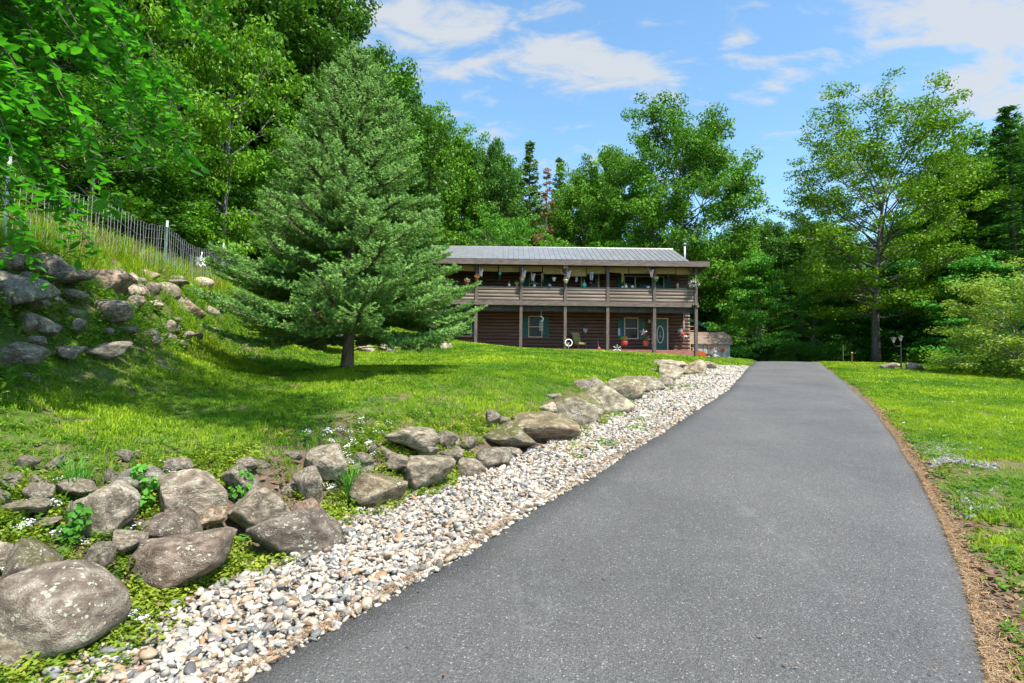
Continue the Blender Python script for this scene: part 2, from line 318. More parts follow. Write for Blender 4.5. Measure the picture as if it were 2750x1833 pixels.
c = ramp(t, a2, [(.28, (.036, .035, .034)), (.5, (.10, .0965, .093)), (.72, (.215, .208, .20))])
c = mixc(t, ramp(t, vo.outputs['Color'], [(.86, (0, 0, 0)), (.93, (1, 1, 1))]), c, (.33, .33, .34))
c = mixc(t, 1., c, ramp(t, tmath(t, 'ADD', tmath(t, 'MULTIPLY', a1, .7), tmath(t, 'MULTIPLY', a3, .3)), [(.32, (.78, .78, .79)), (.68, (1.22, 1.21, 1.19))]), 'MULTIPLY')
# pale dried wheel and drag streaks along the drive
vs = coords(t, 'Object', (1, 1, 1), rnd=False); ms_ = vs.node; ms_.inputs['Rotation'].default_value = (0, 0, rad(28)); ms_.inputs['Scale'].default_value = (2.2, .16, 1)
st = tnoise(t, vs, 1.6, 5, .75); c = mixc(t, ramp(t, tmath(t, 'MULTIPLY', st, tmath(t, 'ADD', a3, .45)), [(.56, (0, 0, 0)), (.85, (.3, .3, .3))]), c, (.28, .275, .265))
lk(t, c, b.inputs['Base Color']); b.inputs['Roughness'].default_value = .8; b.inputs['Specular IOR Level'].default_value = .35; bump(t, b, tmath(t, 'ADD', a2, vo.outputs['Distance']), .7, .012)
tag(strip('driveway', ROAD_L, ROAD_R, list(np.arange(-11.5, 24, .12)) + list(np.arange(24, 53, .5)), .012, m, .06, 10, .05, .03), kind='structure')
gm = noisy('pebble_bed_soil', (.16, .13, .10), (.46, .42, .36), 40, .95, .6)
gravel = tag(strip('gravel_strip', GRAV_L, ROAD_L, list(np.arange(-3, 25.4, .15)), -.012, gm, .1, 4, .04), kind='structure')

# ------------------------------------------------------------------ scatter on points with geometry nodes
HIDDEN = []
def proto(name, me, mat):
    o = bpy.data.objects.new(name + '_source', me)
    if not me.materials: me.materials.append(mat)
    HIDDEN.append(o); return o
def scatter(name, P, rot, scl, pick, protos, tint=None, label=None, cat=None, parent=None):
    me = bpy.data.meshes.new(name); me.vertices.add(len(P)); me.vertices.foreach_set('co', np.asarray(P, np.float32).ravel())
    for an, ty, key, val in (('rot', 'FLOAT_VECTOR', 'vector', rot), ('scl', 'FLOAT', 'value', scl), ('pick', 'INT', 'value', pick), ('tint', 'FLOAT', 'value', tint if tint is not None else RNG.random(len(P)))):
        a = me.attributes.new(an, ty, 'POINT'); a.data.foreach_set(key, np.asarray(val, np.int32 if ty == 'INT' else np.float32).ravel())
    o = put(name, me, parent=parent)
    g = bpy.data.node_groups.new(name + '_nodes', 'GeometryNodeTree')
    g.interface.new_socket('Geometry', in_out='INPUT', socket_type='NodeSocketGeometry'); g.interface.new_socket('Geometry', in_out='OUTPUT', socket_type='NodeSocketGeometry')
    gi, go = nd(g, 'NodeGroupInput'), nd(g, 'NodeGroupOutput'); jn = nd(g, 'GeometryNodeJoinGeometry')
    def attr(n, ty): a = nd(g, 'GeometryNodeInputNamedAttribute'); a.data_type = ty; a.inputs[0].default_value = n; return a.outputs[0]
    for k, p in enumerate(protos):
        oi = nd(g, 'GeometryNodeObjectInfo'); oi.inputs['Object'].default_value = p; oi.inputs['As Instance'].default_value = False
        cmp_ = nd(g, 'FunctionNodeCompare'); cmp_.data_type = 'INT'; cmp_.operation = 'EQUAL'; lk(g, attr('pick', 'INT'), cmp_.inputs[2]); cmp_.inputs[3].default_value = k
        ip = nd(g, 'GeometryNodeInstanceOnPoints'); lk(g, gi.outputs[0], ip.inputs['Points']); lk(g, cmp_.outputs[0], ip.inputs['Selection']); lk(g, oi.outputs['Geometry'], ip.inputs['Instance'])
        lk(g, attr('rot', 'FLOAT_VECTOR'), ip.inputs['Rotation']); lk(g, attr('scl', 'FLOAT'), ip.inputs['Scale']); lk(g, ip.outputs[0], jn.inputs[0])
    lk(g, jn.outputs[0], go.inputs[0]); md = o.modifiers.new('scatter', 'NODES'); md.node_group = g
    return tag(o, label, cat, kind='stuff')

# ---- ground-cover prototypes
def blades(n, h, spread, wid, seed, lean=.5, seg=2):
    r = np.random.default_rng(seed); V = []; F = []
    for i in range(n):
        a = r.random() * 6.283; rr = spread * math.sqrt(r.random()); x, y = rr * math.cos(a), rr * math.sin(a); hh = h * r.uniform(.55, 1.1); d = r.random() * 6.283; le = lean * r.uniform(.2, 1) * hh
        px, py = -math.sin(d), math.cos(d); ww = wid * r.uniform(.7, 1.2); k = len(V)
        for s in range(seg):
            u = s / seg; V += [(x + math.cos(d) * le * u * u - px * ww * (1 - u * .45) / 2, y + math.sin(d) * le * u * u - py * ww * (1 - u * .45) / 2, hh * u), (x + math.cos(d) * le * u * u + px * ww * (1 - u * .45) / 2, y + math.sin(d) * le * u * u + py * ww * (1 - u * .45) / 2, hh * u)]
        V.append((x + math.cos(d) * le, y + math.sin(d) * le, hh * (1 - .12 * lean)))
        for s in range(seg - 1): F.append((k + 2 * s, k + 2 * s + 1, k + 2 * s + 3)); F.append((k + 2 * s, k + 2 * s + 3, k + 2 * s + 2))
        F.append((k + 2 * seg - 2, k + 2 * seg - 1, k + 2 * seg))
    return mesh_np('blades', np.array(V), np.array(F))
def leafquads(C, N, T, ln, wd, fold=0.):
    # pointed leaf quads: centre, normal, long axis
    T = unit(T - N * (T * N).sum(-1, keepdims=True)); B = np.cross(N, T); ln = np.asarray(ln)[:, None]; wd = np.asarray(wd)[:, None]
    V = np.stack([C - T * ln / 2, C - B * wd / 2 - T * ln * .06 + N * wd * fold, C + T * ln / 2, C + B * wd / 2 - T * ln * .06 + N * wd * fold], 1).reshape(-1, 3)
    n = len(C); return V, np.arange(4 * n).reshape(n, 4)
def weedmesh(h, n, ll, seed, spread=.08, stems=3):
    r = np.random.default_rng(seed); C = []; N = []; T = []
    for s in range(stems):
        ax, ay = r.normal(0, spread, 2); lx, ly = r.normal(0, .25, 2) * h; hh = h * r.uniform(.6, 1.1)
        for i in range(n):
            u = (i + .6) / n; a = i * 2.4 + r.random(); d = np.array([math.cos(a), math.sin(a), .25]); l = ll * (1.1 - .5 * u)
            C.append(np.array([ax + lx * u, ay + ly * u, hh * u]) + d * l * .5); T.append(d); N.append(np.array([-d[0] * .3, -d[1] * .3, 1]) + r.normal(0, .25, 3))
    V, F = leafquads(np.array(C), unit(np.array(N)), np.array(T), np.full(len(C), ll) * r.uniform(.7, 1.2, len(C)), np.full(len(C), ll * .5), .15)
    return mesh_np('weed', V, F)
G1 = [proto('grass%d' % i, blades(14, .052, .065, .0085, 20 + i, .7), M_GRASS) for i in range(3)]
G2 = [proto('fargrass%d' % i, blades(15, .055, .12, .017, 30 + i, .6), M_GRASS) for i in range(2)]
TALL = [proto('tallgrass%d' % i, blades(16, .5, .09, .012, 40 + i, .7, 3), M_GRASS) for i in range(2)]
DRY = [proto('drygrass%d' % i, blades(10, .5, .09, .010, 45 + i, .5, 3), M_STRAW) for i in range(2)]
WEEDS = [proto('weed%d' % i, weedmesh(.26, 9, .085, 50 + i), M_WEED) for i in range(3)]
SEDUM = [proto('sedum%d' % i, weedmesh(.05, 5, .026, 60 + i, .035, 9), M_SEDUM) for i in range(3)]
CLOVER = [proto('clover%d' % i, weedmesh(.045, 4, .035, 66 + i, .045, 7), M_WEED) for i in range(2)]

def sample(x0, x1, y0, y1, dens):
    n = int((x1 - x0) * (y1 - y0) * dens); return RNG.uniform(x0, x1, n), RNG.uniform(y0, y1, n)
def lateral(x, y): return (np.where(y < 25.5, interp(GRAV_L, y), interp(ROAD_L, y)) - x) * .88    # metres left of the gravel
def rightof(x, y): return (x - interp(ROAD_R, y)) * .88
def bankness(x, y):   # 1 on the stony bank and above, 0 on the lawn
    foot = np.interp(y, [2, 4.5, 7, 8.5, 10.5, 13, 15, 18, 24, 30], [-3.6, -4.6, -5.55, -5.5, -6.1, -7.2, -7.6, -8.2, -10, -12]); return foot - x
def frust(x, y, mg=1.5): return (np.abs(x) < .95 * y + mg) & (y > 1.0)
def lawn_ok(x, y):
    s, r = lateral(x, y), rightof(x, y)
    inh = (x > ROOF_BOX[0]) & (x < ROOF_BOX[1]) & (y > 38.3)
    shed = (x > 12.8) & (x < 17) & (y > 38.2)
    return ((s > np.interp(y, [6, 9], [.9, .3])) & (bankness(x, y) < .35) | (r > .12) | ((y > 24.8) & (s > .1))) & ~inh & ~shed & frust(x, y)
PS, RO, SC, PK, TI = [], [], [], [], []
for (y0, y1, dens, scl, pk) in ((1.5, 8, 520, 1.0, (0, 3)), (8, 14, 330, 1.15, (0, 3)), (14, 24, 140, 1.25, (3, 5)), (24, 39, 75, 1.5, (3, 5))):
    x, y = sample(-11, 27, y0, y1, dens); k = lawn_ok(x, y)
    s = lateral(x, y); r = rightof(x, y)
    thin = fbm(x, y, 1.1); near = np.clip(1 - (s - .9) / 2.2, 0, 1) * (s > 0) * (y < 12) + np.clip(1 - r / .8, 0, 1) * (r > 0)
    k &= RNG.random(len(x)) < np.clip(1.15 - near * .75 - np.clip(thin - np.where(y < 12, .53, .58), 0, 1) * np.where(y < 12, 5., 3.2), .06, 1)
    x, y = x[k], y[k]; n = len(x); PS.append(np.stack([x, y, ground(x, y) - .005], -1)); RO.append(np.stack([RNG.normal(0, .12, n), RNG.normal(0, .12, n), RNG.uniform(0, 6.28, n)], -1))
    big = fbm(x, y, .35); SC.append(scl * RNG.uniform(.7, 1.25, n) * (.75 + .6 * big)); PK.append(RNG.integers(pk[0], pk[1], n))
    TI.append(np.clip(.5 + (big - .5) * 1.3 + (fbm(x, y, 1.7) - .5) * 1.2 + RNG.normal(0, .16, n), 0, 1))
scatter('lawn_grass', np.concatenate(PS), np.concatenate(RO), np.concatenate(SC), np.concatenate(PK), G1 + G2, np.concatenate(TI), 'short green lawn grass beside the driveway and before the house', 'grass')
# low clover and plantain in the lawn
x, y = sample(-9, 24, 2, 20, 40); k = lawn_ok(x, y) & (fbm(x, y, .9) > .46); x, y = x[k], y[k]; n = len(x)
scatter('clover_patches', np.stack([x, y, ground(x, y)], -1), np.stack([np.zeros(n), np.zeros(n), RNG.uniform(0, 6.28, n)], -1), RNG.uniform(.7, 1.5, n), RNG.integers(0, 2, n), CLOVER, RNG.uniform(.2, 1, n), 'broad leaved clover and weeds growing among the lawn grass', 'clover')

# ---- river pebbles: the largest seen are objects, the rest one mass
def pebblemesh(seed):
    r = np.random.default_rng(seed); bm = bmesh.new(); bmesh.ops.create_icosphere(bm, subdivisions=2, radius=1)
    ax = r.uniform(.75, 1.25, 3) * (1.25, .9, .55); ph = r.uniform(0, 6, 6)
    for v in bm.verts:
        c = v.co.copy(); q = 1 + .13 * math.sin(2.1 * c.x + ph[0]) * math.cos(1.7 * c.y + ph[1]) + .10 * math.sin(3 * c.z + ph[2] + 2 * c.x); v.co = Vector((c.x * ax[0], c.y * ax[1], c.z * ax[2])) * q
    me = bpy.data.meshes.new('pebble'); bm.to_mesh(me); bm.free(); me.polygons.foreach_set('use_smooth', [True] * len(me.polygons)); return me
m, t, b = newmat('river_pebble'); oi = nd(t, 'ShaderNodeObjectInfo'); v = coords(t, 'Object')
c = ramp(t, oi.outputs['Random'], [(0, (.09, .086, .082)), (.16, (.18, .176, .17)), (.3, (.32, .285, .235)), (.5, (.42, .38, .315)), (.64, (.32, .235, .15)), (.8, (.52, .485, .43)), (.9, (.29, .25, .21)), (.96, (.30, .17, .08)), (1, (.18, .15, .15))])
c = mixc(t, .22, c, ramp(t, tnoise(t, v, 2.2, 5, .7, .6), [(.3, (.22, .2, .18)), (.7, (.9, .88, .84))]), 'OVERLAY')
lk(t, c, b.inputs['Base Color']); b.inputs['Roughness'].default_value = .62; M_PEB = m
PEB = [pebblemesh(70 + i) for i in range(7)]
for p in PEB: p.materials.append(M_PEB)
ys = RNG.uniform(1.0, 25.2, 92000); u = RNG.random(92000)
dens_keep = np.clip(np.interp(ys, [1, 6, 12, 26], [1.0, .8, .42, .22]) * .95, 0, 1)
l, r_ = interp(GRAV_L, ys), interp(ROAD_L, ys); xs = l + (r_ - l) * (u * .97 + .04) + .01
edge = np.minimum(u / .22, 1); k = (RNG.random(len(ys)) < dens_keep * (r_ - l) / 1.9) & (RNG.random(len(ys)) < .25 + .75 * edge)
xs, ys = xs[k], ys[k]; n = len(xs)
sc = (.0165 * RNG.lognormal(0, .3, n)) * np.interp(ys, [1, 8, 14, 26], [1, 1.1, 1.6, 2.2]); sc = np.clip(sc, .009, .06)
zs = roadz(ys) + sc * .32 + RNG.random(n) ** 2 * .03
rot = np.stack([RNG.normal(0, .45, n), RNG.normal(0, .45, n), RNG.uniform(0, 6.28, n)], -1); pk = RNG.integers(0, 7, n)
show = sc / np.maximum(ys, 1.5) * ((ys > 2.45) & (np.abs(xs) < .93 * ys)); order = np.argsort(-show); top = order[:300]; rest = order[300:]
for i in top: put('pebble', PEB[pk[i]], None, gravel, (xs[i], ys[i], zs[i]), rot[i], sc[i])
scatter('loose_pebbles', np.stack([xs, ys, zs], -1)[rest], rot[rest], sc[rest], pk[rest], [proto('pebble%d' % i, p, M_PEB) for i, p in enumerate(PEB)], parent=gravel)
# ------------------------------------------------------------------ trees
def leafcloud(centres, radii, per, ln, seed, flatz=.7, upb=.7, outb=.35, wratio=.55, droop=.0, origin=None):
    r = np.random.default_rng(seed); C = []; O = []
    for c, q, n in zip(centres, radii, per):
        d = unit(r.normal(size=(n, 3))) * (r.random((n, 1)) ** .38) * q; d[:, 2] *= flatz; C.append(np.asarray(c) + d); O.append(d / q)
    C = np.concatenate(C); O = np.concatenate(O); n = len(C)
    N = unit(r.normal(size=(n, 3)) * .6 + O * outb * 2.4 + np.array([0, 0, upb * .7])); T = r.normal(size=(n, 3)); T[:, 2] -= droop
    l = ln * r.lognormal(0, .22, n); V, F = leafquads(C, N, T, l, l * wratio, .12)
    clump = np.repeat(r.normal(0, .14, len(per)), per)
    return V, F, np.clip(.5 + clump + r.normal(0, .2, n), 0, 1)
def deciduous(name, seed, H, R, base, limbs, ln, nleaf, leaf, bark=M_BARK, flatz=.7, tr=None, lean=0., prof=None, sub=5, elev=(15, 68), upb=.7, crad=.2, droop=.2, top=.84, tip=1.):
    r = random.Random(seed); tr = tr or H * .016; mb = MB(); P = []; wob = [r.uniform(-.5, .5) for _ in range(4)]
    def trunk(u): return Vector((wob[0] * math.sin(u * 3 + wob[1]) * R * .14 + lean * u, wob[2] * math.sin(u * 2.6 + wob[3]) * R * .14, u * H * top))
    mb.tube([trunk(i / 9) for i in range(10)], [tr * (1.25 if i == 0 else 1) * (1 - .86 * i / 9) for i in range(10)], 9)
    prof = prof or (lambda u: math.sqrt(max(.03, 1 - ((u - .38) / .66) ** 2)))
    cents = []; rads = []
    for k in range(limbs):
        u = (k + r.random() * .8) / limbs; t = base + (1 - base) * u; p0 = trunk(min(1, t * .96)); az = k * 2.39996 + r.uniform(-.4, .4); el = rad(elev[0] + (elev[1] - elev[0]) * u + r.uniform(-9, 9))
        L = R * prof(u) * r.uniform(.8, 1.12) / max(.45, math.cos(el)); L = min(L, R * 1.25)
        d = Vector((math.cos(az) * math.cos(el), math.sin(az) * math.cos(el), math.sin(el))); bend = Vector((0, 0, L * .12))
        pt = lambda s: p0 + d * (L * s) + bend * (s * s) + Vector((math.sin(s * 5 + k) * L * .03, math.cos(s * 4 + k) * L * .03, 0))
        r0 = tr * (1 - .8 * t) * .5 + .012; mb.tube([pt(s / 5) for s in range(6)], [r0 * (1 - .85 * s / 5) for s in range(6)], 5, False)
        q = R * crad * r.uniform(.8, 1.2)
        for j in range(sub):
            s = .35 + .65 * (j + .5) / sub; a2 = az + (1 if j % 2 else -1) * r.uniform(.5, 1.1); l2 = L * .34 * r.uniform(.6, 1.2); e2 = el * .6 + r.uniform(-.2, .45)
            q0 = pt(s); q1 = q0 + Vector((math.cos(a2) * math.cos(e2), math.sin(a2) * math.cos(e2), math.sin(e2))) * l2
            mb.tube([q0, (q0 + q1) / 2 + Vector((0, 0, l2 * .05)), q1], [r0 * .45, r0 * .3, r0 * .12], 4, False)
            cents.append(q1); rads.append(q * r.uniform(.65, 1.15)); 
            if j % 2: cents.append((q0 + q1) / 2); rads.append(q * .7)
        cents.append(pt(1.)); rads.append(q)
    for k in range(4): cents.append(trunk(1) + Vector((r.uniform(-.12, .12) * R, r.uniform(-.12, .12) * R, H * (1 - top) * (.2 + .2 * k)))); rads.append(R * crad * tip * .8)
    w = np.array(rads) ** 2; per = np.maximum(6, (nleaf * w / w.sum())).astype(int)
    V, F, T = leafcloud([tuple(c) for c in cents], rads, per, ln, seed, flatz, upb, .35, .58, droop)
    H, R = float(V[:, 2].max()), float(np.percentile(np.hypot(V[:, 0], V[:, 1]), 96))
    return dict(trunk=mb.mesh(name + '_trunk', True), crown=mesh_np(name + '_crown', V, F, T), H=H, R=R, leaf=leaf, bark=bark)
def conifer(name, seed, H, R, base, whorls, nb, leaf, bark=M_BARK, ln=.3, spray=11, droop=-.25, dens=1., curve=1.1, prof=1.0, tr=None, wr=.32):
    r = random.Random(seed); g = np.random.default_rng(seed); mb = MB(); tr = tr or H * .014
    mb.tube([(0, 0, 0), (0, 0, H * .5), (0, 0, H * .97)], [tr * 1.15, tr * .6, .02], 8); C = []; N = []; T = []; LN = []
    for i in range(whorls):
        u = (i + r.random() * .5) / whorls; z0 = H * (base + (1 - base) * u); rr = R * (1 - u) ** prof
        for k in range(nb):
            az = r.random() * 6.283; L = max(.25, rr * r.uniform(.5, 1.15)); z0 = H * min(.985, base + (1 - base) * (u + r.uniform(-.8, .8) / whorls)); dz = droop + .75 * u * u + r.uniform(-.1, .1)
            fn = lambda s: Vector((math.cos(az) * L * s, math.sin(az) * L * s, z0 + dz * L * s * curve ** s - .12 * L * s * s))
            mb.tube([fn(0), fn(.5), fn(.95)], [tr * .22 * (1 - u) + .01, .012, .006], 4, False)
            ns = max(3, int(spray * L / R * dens) + 2)
            for j in range(ns):
                s = .22 + .78 * (j + r.random()) / ns; p = fn(s); side = 1 if j % 2 else -1; wl = L * (.42 * (1.15 - s)) + .15
                for q in range(3):
                    a = az + side * r.uniform(.5, 1.1); f = (q + .6) / 3 * wl; c = (p.x + math.cos(a) * f + g.normal(0, .05), p.y + math.sin(a) * f + g.normal(0, .05), p.z - .10 * f - g.random() * .10)
                    for e in range(2):
                        C.append((c[0] + g.normal(0, .09), c[1] + g.normal(0, .09), c[2] + g.normal(0, .05))); T.append((math.cos(a), math.sin(a), -.35 + g.normal(0, .25))); N.append((g.normal(0, .35), g.normal(0, .35), 1)); LN.append(ln * g.lognormal(0, .25))
    V, F = leafquads(np.array(C), unit(np.array(N)), np.array(T), np.array(LN), np.array(LN) * wr, .1)
    return dict(trunk=mb.mesh(name + '_trunk', True), crown=mesh_np(name + '_crown', V, F, np.clip(g.normal(.5, .25, len(F)), 0, 1)), H=H, R=R, leaf=leaf, bark=bark)
def plant_tree(kind, p, x, y, H, R, color=(1, 1, 1), label='', group=None, rz=None, cat='tree', z=None):
    zz = float(ground(x, y)[0]) - .12 if z is None else z
    R *= 1.12 if R > 2.9 else 1.
    o = thing(kind, (x, y, zz), label, cat, group, RNG.uniform(0, 6.28) if rz is None else rz); sc = (R / p['R'], R / p['R'], H / p['H'])
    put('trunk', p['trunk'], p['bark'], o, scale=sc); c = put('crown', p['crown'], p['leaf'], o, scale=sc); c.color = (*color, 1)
    return o
P_MAPLE = deciduous('maple', 1, 16, 5, .12, 42, .25, 46000, M_LEAF, crad=.2, elev=(5, 52), sub=5)
P_OAK = deciduous('oak', 2, 18, 5, .16, 42, .26, 46000, M_OAK, crad=.19, elev=(5, 54))
P_MAPLE2 = deciduous('tall_maple', 3, 18, 4.6, .1, 44, .25, 46000, M_LEAF, crad=.2, elev=(0, 52))
P_YOUNG = deciduous('young_maple', 4, 9, 3, .08, 24, .17, 15000, M_YOUNG, flatz=.35, crad=.24, elev=(0, 55), bark=M_BARKG)
P_BEECH = deciduous('beech', 5, 9, 4, .03, 30, .2, 20000, M_BEECH, flatz=.22, crad=.26, elev=(-8, 50), bark=M_BARKG, upb=1.3, prof=lambda u: max(.12, 1 - u * .85), droop=.1)
P_HEM = conifer('hemlock', 6, 18, 4.2, .03, 50, 7, M_HEM, ln=.34, spray=13, prof=.8)
P_PINE = conifer('white_pine', 7, 21, 2.6, .42, 30, 5, M_PINE, ln=.36, spray=9, droop=.25, wr=.5)
P_DEAD = conifer('dead_pine', 8, 19, 2.4, .4, 20, 5, M_RUST, M_DEADBARK, ln=.26, spray=5, droop=.05, wr=.45)
P_SHRUB = deciduous('shrub', 9, 2.4, 1.5, .0, 22, .11, 9000, M_LEAF, crad=.28, elev=(10, 75), tr=.03, prof=lambda u: 1 - .45 * u)

FL = 'trees on the wooded hillside behind the wire fence'
PR = dict(m=P_MAPLE, o=P_OAK, t=P_MAPLE2, y=P_YOUNG, b=P_BEECH, h=P_HEM, p=P_PINE, s=P_SHRUB)
def xw(px, d): return (px - 1176) / 1293 * d
forest = [  # proto, x, y, H, R, tint, label
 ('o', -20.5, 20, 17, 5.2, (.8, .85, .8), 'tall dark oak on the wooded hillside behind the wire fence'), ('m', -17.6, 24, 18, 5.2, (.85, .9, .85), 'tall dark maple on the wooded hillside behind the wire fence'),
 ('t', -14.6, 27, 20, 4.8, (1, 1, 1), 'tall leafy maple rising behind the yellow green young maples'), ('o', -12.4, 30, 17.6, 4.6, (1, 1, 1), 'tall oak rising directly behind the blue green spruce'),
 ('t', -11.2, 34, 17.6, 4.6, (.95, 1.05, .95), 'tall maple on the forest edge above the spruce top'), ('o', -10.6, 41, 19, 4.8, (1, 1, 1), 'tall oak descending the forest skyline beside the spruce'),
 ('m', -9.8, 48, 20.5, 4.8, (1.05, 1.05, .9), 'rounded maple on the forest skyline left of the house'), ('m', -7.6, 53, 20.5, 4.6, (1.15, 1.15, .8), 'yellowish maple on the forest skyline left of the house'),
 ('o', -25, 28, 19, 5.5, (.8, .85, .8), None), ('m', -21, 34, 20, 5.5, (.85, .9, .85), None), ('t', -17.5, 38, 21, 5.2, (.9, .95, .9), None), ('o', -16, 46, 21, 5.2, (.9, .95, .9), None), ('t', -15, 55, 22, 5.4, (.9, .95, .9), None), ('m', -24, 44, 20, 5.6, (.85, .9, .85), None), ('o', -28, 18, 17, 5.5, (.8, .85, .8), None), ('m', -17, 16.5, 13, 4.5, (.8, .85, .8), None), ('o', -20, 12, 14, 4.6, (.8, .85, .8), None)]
for k, x, y, H, R, c, lb in forest:
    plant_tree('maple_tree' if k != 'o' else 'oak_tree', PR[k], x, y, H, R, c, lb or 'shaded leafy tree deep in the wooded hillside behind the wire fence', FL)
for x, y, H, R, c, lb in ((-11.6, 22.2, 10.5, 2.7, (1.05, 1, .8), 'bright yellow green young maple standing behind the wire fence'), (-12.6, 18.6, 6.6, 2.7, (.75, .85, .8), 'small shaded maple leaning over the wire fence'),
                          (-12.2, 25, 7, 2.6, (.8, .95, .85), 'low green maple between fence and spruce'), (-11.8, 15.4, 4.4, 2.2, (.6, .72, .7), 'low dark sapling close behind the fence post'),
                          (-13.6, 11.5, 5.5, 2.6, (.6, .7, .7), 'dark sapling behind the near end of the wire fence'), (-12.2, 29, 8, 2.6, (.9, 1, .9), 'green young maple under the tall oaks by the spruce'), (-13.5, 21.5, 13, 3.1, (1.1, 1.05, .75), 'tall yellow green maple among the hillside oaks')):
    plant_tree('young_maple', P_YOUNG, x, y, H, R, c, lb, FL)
BG = 'trees behind the log house'
for k, px, d, H, R, c, lb, nm in (
 ('o', 1092, 56, 20.5, 3.6, (.95, 1, 1), 'dark oak rising behind the left end of the metal roof', 'oak_tree'), ('m', 1140, 60, 21, 3.6, (.95, 1.05, 1), 'maple behind the left half of the metal roof', 'maple_tree'),
 ('p', 1212, 61, 22, 2.8, (2.4, 2.2, 2.2), 'slim white pine standing beside the rust coloured dead pine', 'pine_tree'), ('p', 1283, 62, 21, 2.5, (2.4, 2.2, 2.2), 'slim white pine with bare lower trunk behind the roof', 'pine_tree'),
 ('m', 1345, 58, 20.8, 4.0, (1.15, 1.15, .85), 'broad light green maple behind the middle of the roof', 'maple_tree'), ('t', 1425, 61, 22.6, 4.2, (1.05, 1.1, .9), 'tall maple beside the biggest maple behind the roof', 'maple_tree'),
 ('y', 1150, 49.5, 12.6, 3.0, (.75, .9, .9), 'small green tree close behind the left end of the roof', 'young_maple'), ('y', 1290, 50, 11, 3.0, (.95, 1, .9), 'light green understory tree close behind the roof ridge', 'young_maple'), ('y', 1400, 51, 12, 3.2, (.9, 1, .9), 'leafy understory tree below the tall maples behind the roof', 'young_maple'),
 ('m', 1665, 58, 14.5, 4.2, (1.0, 1.05, .9), 'green tree behind the stovepipe', 'maple_tree'), ('o', 1745, 63, 17, 4.4, (1.05, 1.05, .9), 'oak on the low skyline over the garage', 'oak_tree'), ('m', 1830, 66, 17, 4.4, (1.1, 1.05, .85), 'maple on the low skyline behind the hemlock', 'maple_tree'), ('o', 1900, 60, 15.5, 4.2, (1., 1., .9), 'oak on the low skyline beside the tall airy maple', 'oak_tree'),
 ('y', 1630, 55, 10.5, 3.2, (1.0, 1.1, .9), 'pale green tree behind the garage roof', 'young_maple'), ('b', 1742, 44.5, 9.6, 3.1, (1.25, 1.2, .9), 'bright green young beech standing beyond the shed', 'beech_tree'),
 ('h', 1842, 49, 12.5, 3.6, (1, 1, 1), 'dark green hemlock beyond the crest of the driveway', 'hemlock_tree'), ('b', 1872, 42.5, 7.2, 2.6, (1, 1.05, .95), 'layered young beech in front of the dark hemlock', 'beech_tree'), ('h', 1935, 50, 13, 3.8, (1, 1, 1), 'dark hemlock behind the trunk of the airy maple', 'hemlock_tree'),
 ('b', 1965, 42.5, 7.5, 3.4, (.7, .85, .85), 'shaded layered beech beside the big bare trunk', 'beech_tree'), ('b', 2095, 40, 8.6, 4.0, (.78, .92, .85), 'wide layered beech behind the twin lantern post', 'beech_tree'), ('b', 2190, 36, 7.6, 3.4, (.75, .9, .85), 'layered beech between lantern post and pale bush', 'beech_tree'), ('h', 2080, 48, 12, 4.2, (1, 1.1, 1), 'dark hemlock behind the wide layered beech', 'hemlock_tree'),
 ('h', 2340, 36, 17.8, 4.2, (1, 1.1, 1), 'tall pointed hemlock rising above the pale bush', 'hemlock_tree'), ('h', 2255, 37, 12.5, 3.8, (1.1, 1.2, 1), 'dense hemlock beside the tallest pointed hemlock', 'hemlock_tree'), ('m', 2265, 47, 17.6, 5, (1.3, 1.25, .7), 'yellow green maple rising between the hemlocks', 'maple_tree'), ('m', 2175, 47, 14.2, 4.6, (1.35, 1.25, .65), 'yellow green maple behind the airy tall maple', 'maple_tree'), ('t', 2400, 44, 18, 5, (1, 1.1, .9), 'leafy maple behind the tallest hemlock', 'maple_tree'),
 ('m', 2225, 43, 18, 4.4, (1.1, 1.15, .8), 'green maple just right of the airy tall maple', 'maple_tree'), ('t', 2310, 43, 19, 4.8, (.95, 1.05, .85), 'deep green maple behind the pointed hemlock', 'maple_tree'), ('b', 2260, 30, 6.5, 3.0, (.8, .95, .85), 'layered beech behind the pale bushes', 'beech_tree'),
 ('h', 2450, 30, 15, 4, (1, 1, 1), 'hemlock at the edge of the wood beyond the pale bush', 'hemlock_tree')):
    plant_tree(nm, PR[k], xw(px, d), d, H, R, c, lb, BG if px < 1660 else 'trees along the far edge of the right lawn')
o = plant_tree('dead_pine', P_DEAD, xw(1250, 59), 57, 18.4, 2.6, (1, 1, 1), 'dead pine with rust brown needles and pale bare trunk', BG)
P_BIG = deciduous('big_maple', 12, 23.6, 6.2, .26, 48, .25, 80000, M_LEAF, crad=.185, elev=(2, 50), sub=7, tr=.33, prof=lambda u: math.sqrt(max(.1, 1 - ((u - .45) / .68) ** 2)))
plant_tree('maple_tree', P_BIG, 15.4, 51, 23.9, 5.9, (1.05, 1.08, .9), 'biggest maple with dense rounded crown behind the right end of the roof', BG, rz=.7)
P_AIRY = deciduous('airy_maple', 14, 18.2, 5.6, .28, 44, .19, 60000, M_YOUNG, crad=.165, elev=(2, 62), sub=8, tr=.31, lean=.9, top=.88, prof=lambda u: .62 + .42 * math.sin(min(1, u) * 2.5), flatz=.55)
plant_tree('maple_tree', P_AIRY, 23.4, 36, 18.4, 5.1, (1.05, .88, .45), 'tall airy maple with bare lower trunk and open yellow green crown', None, rz=0, z=2.3)
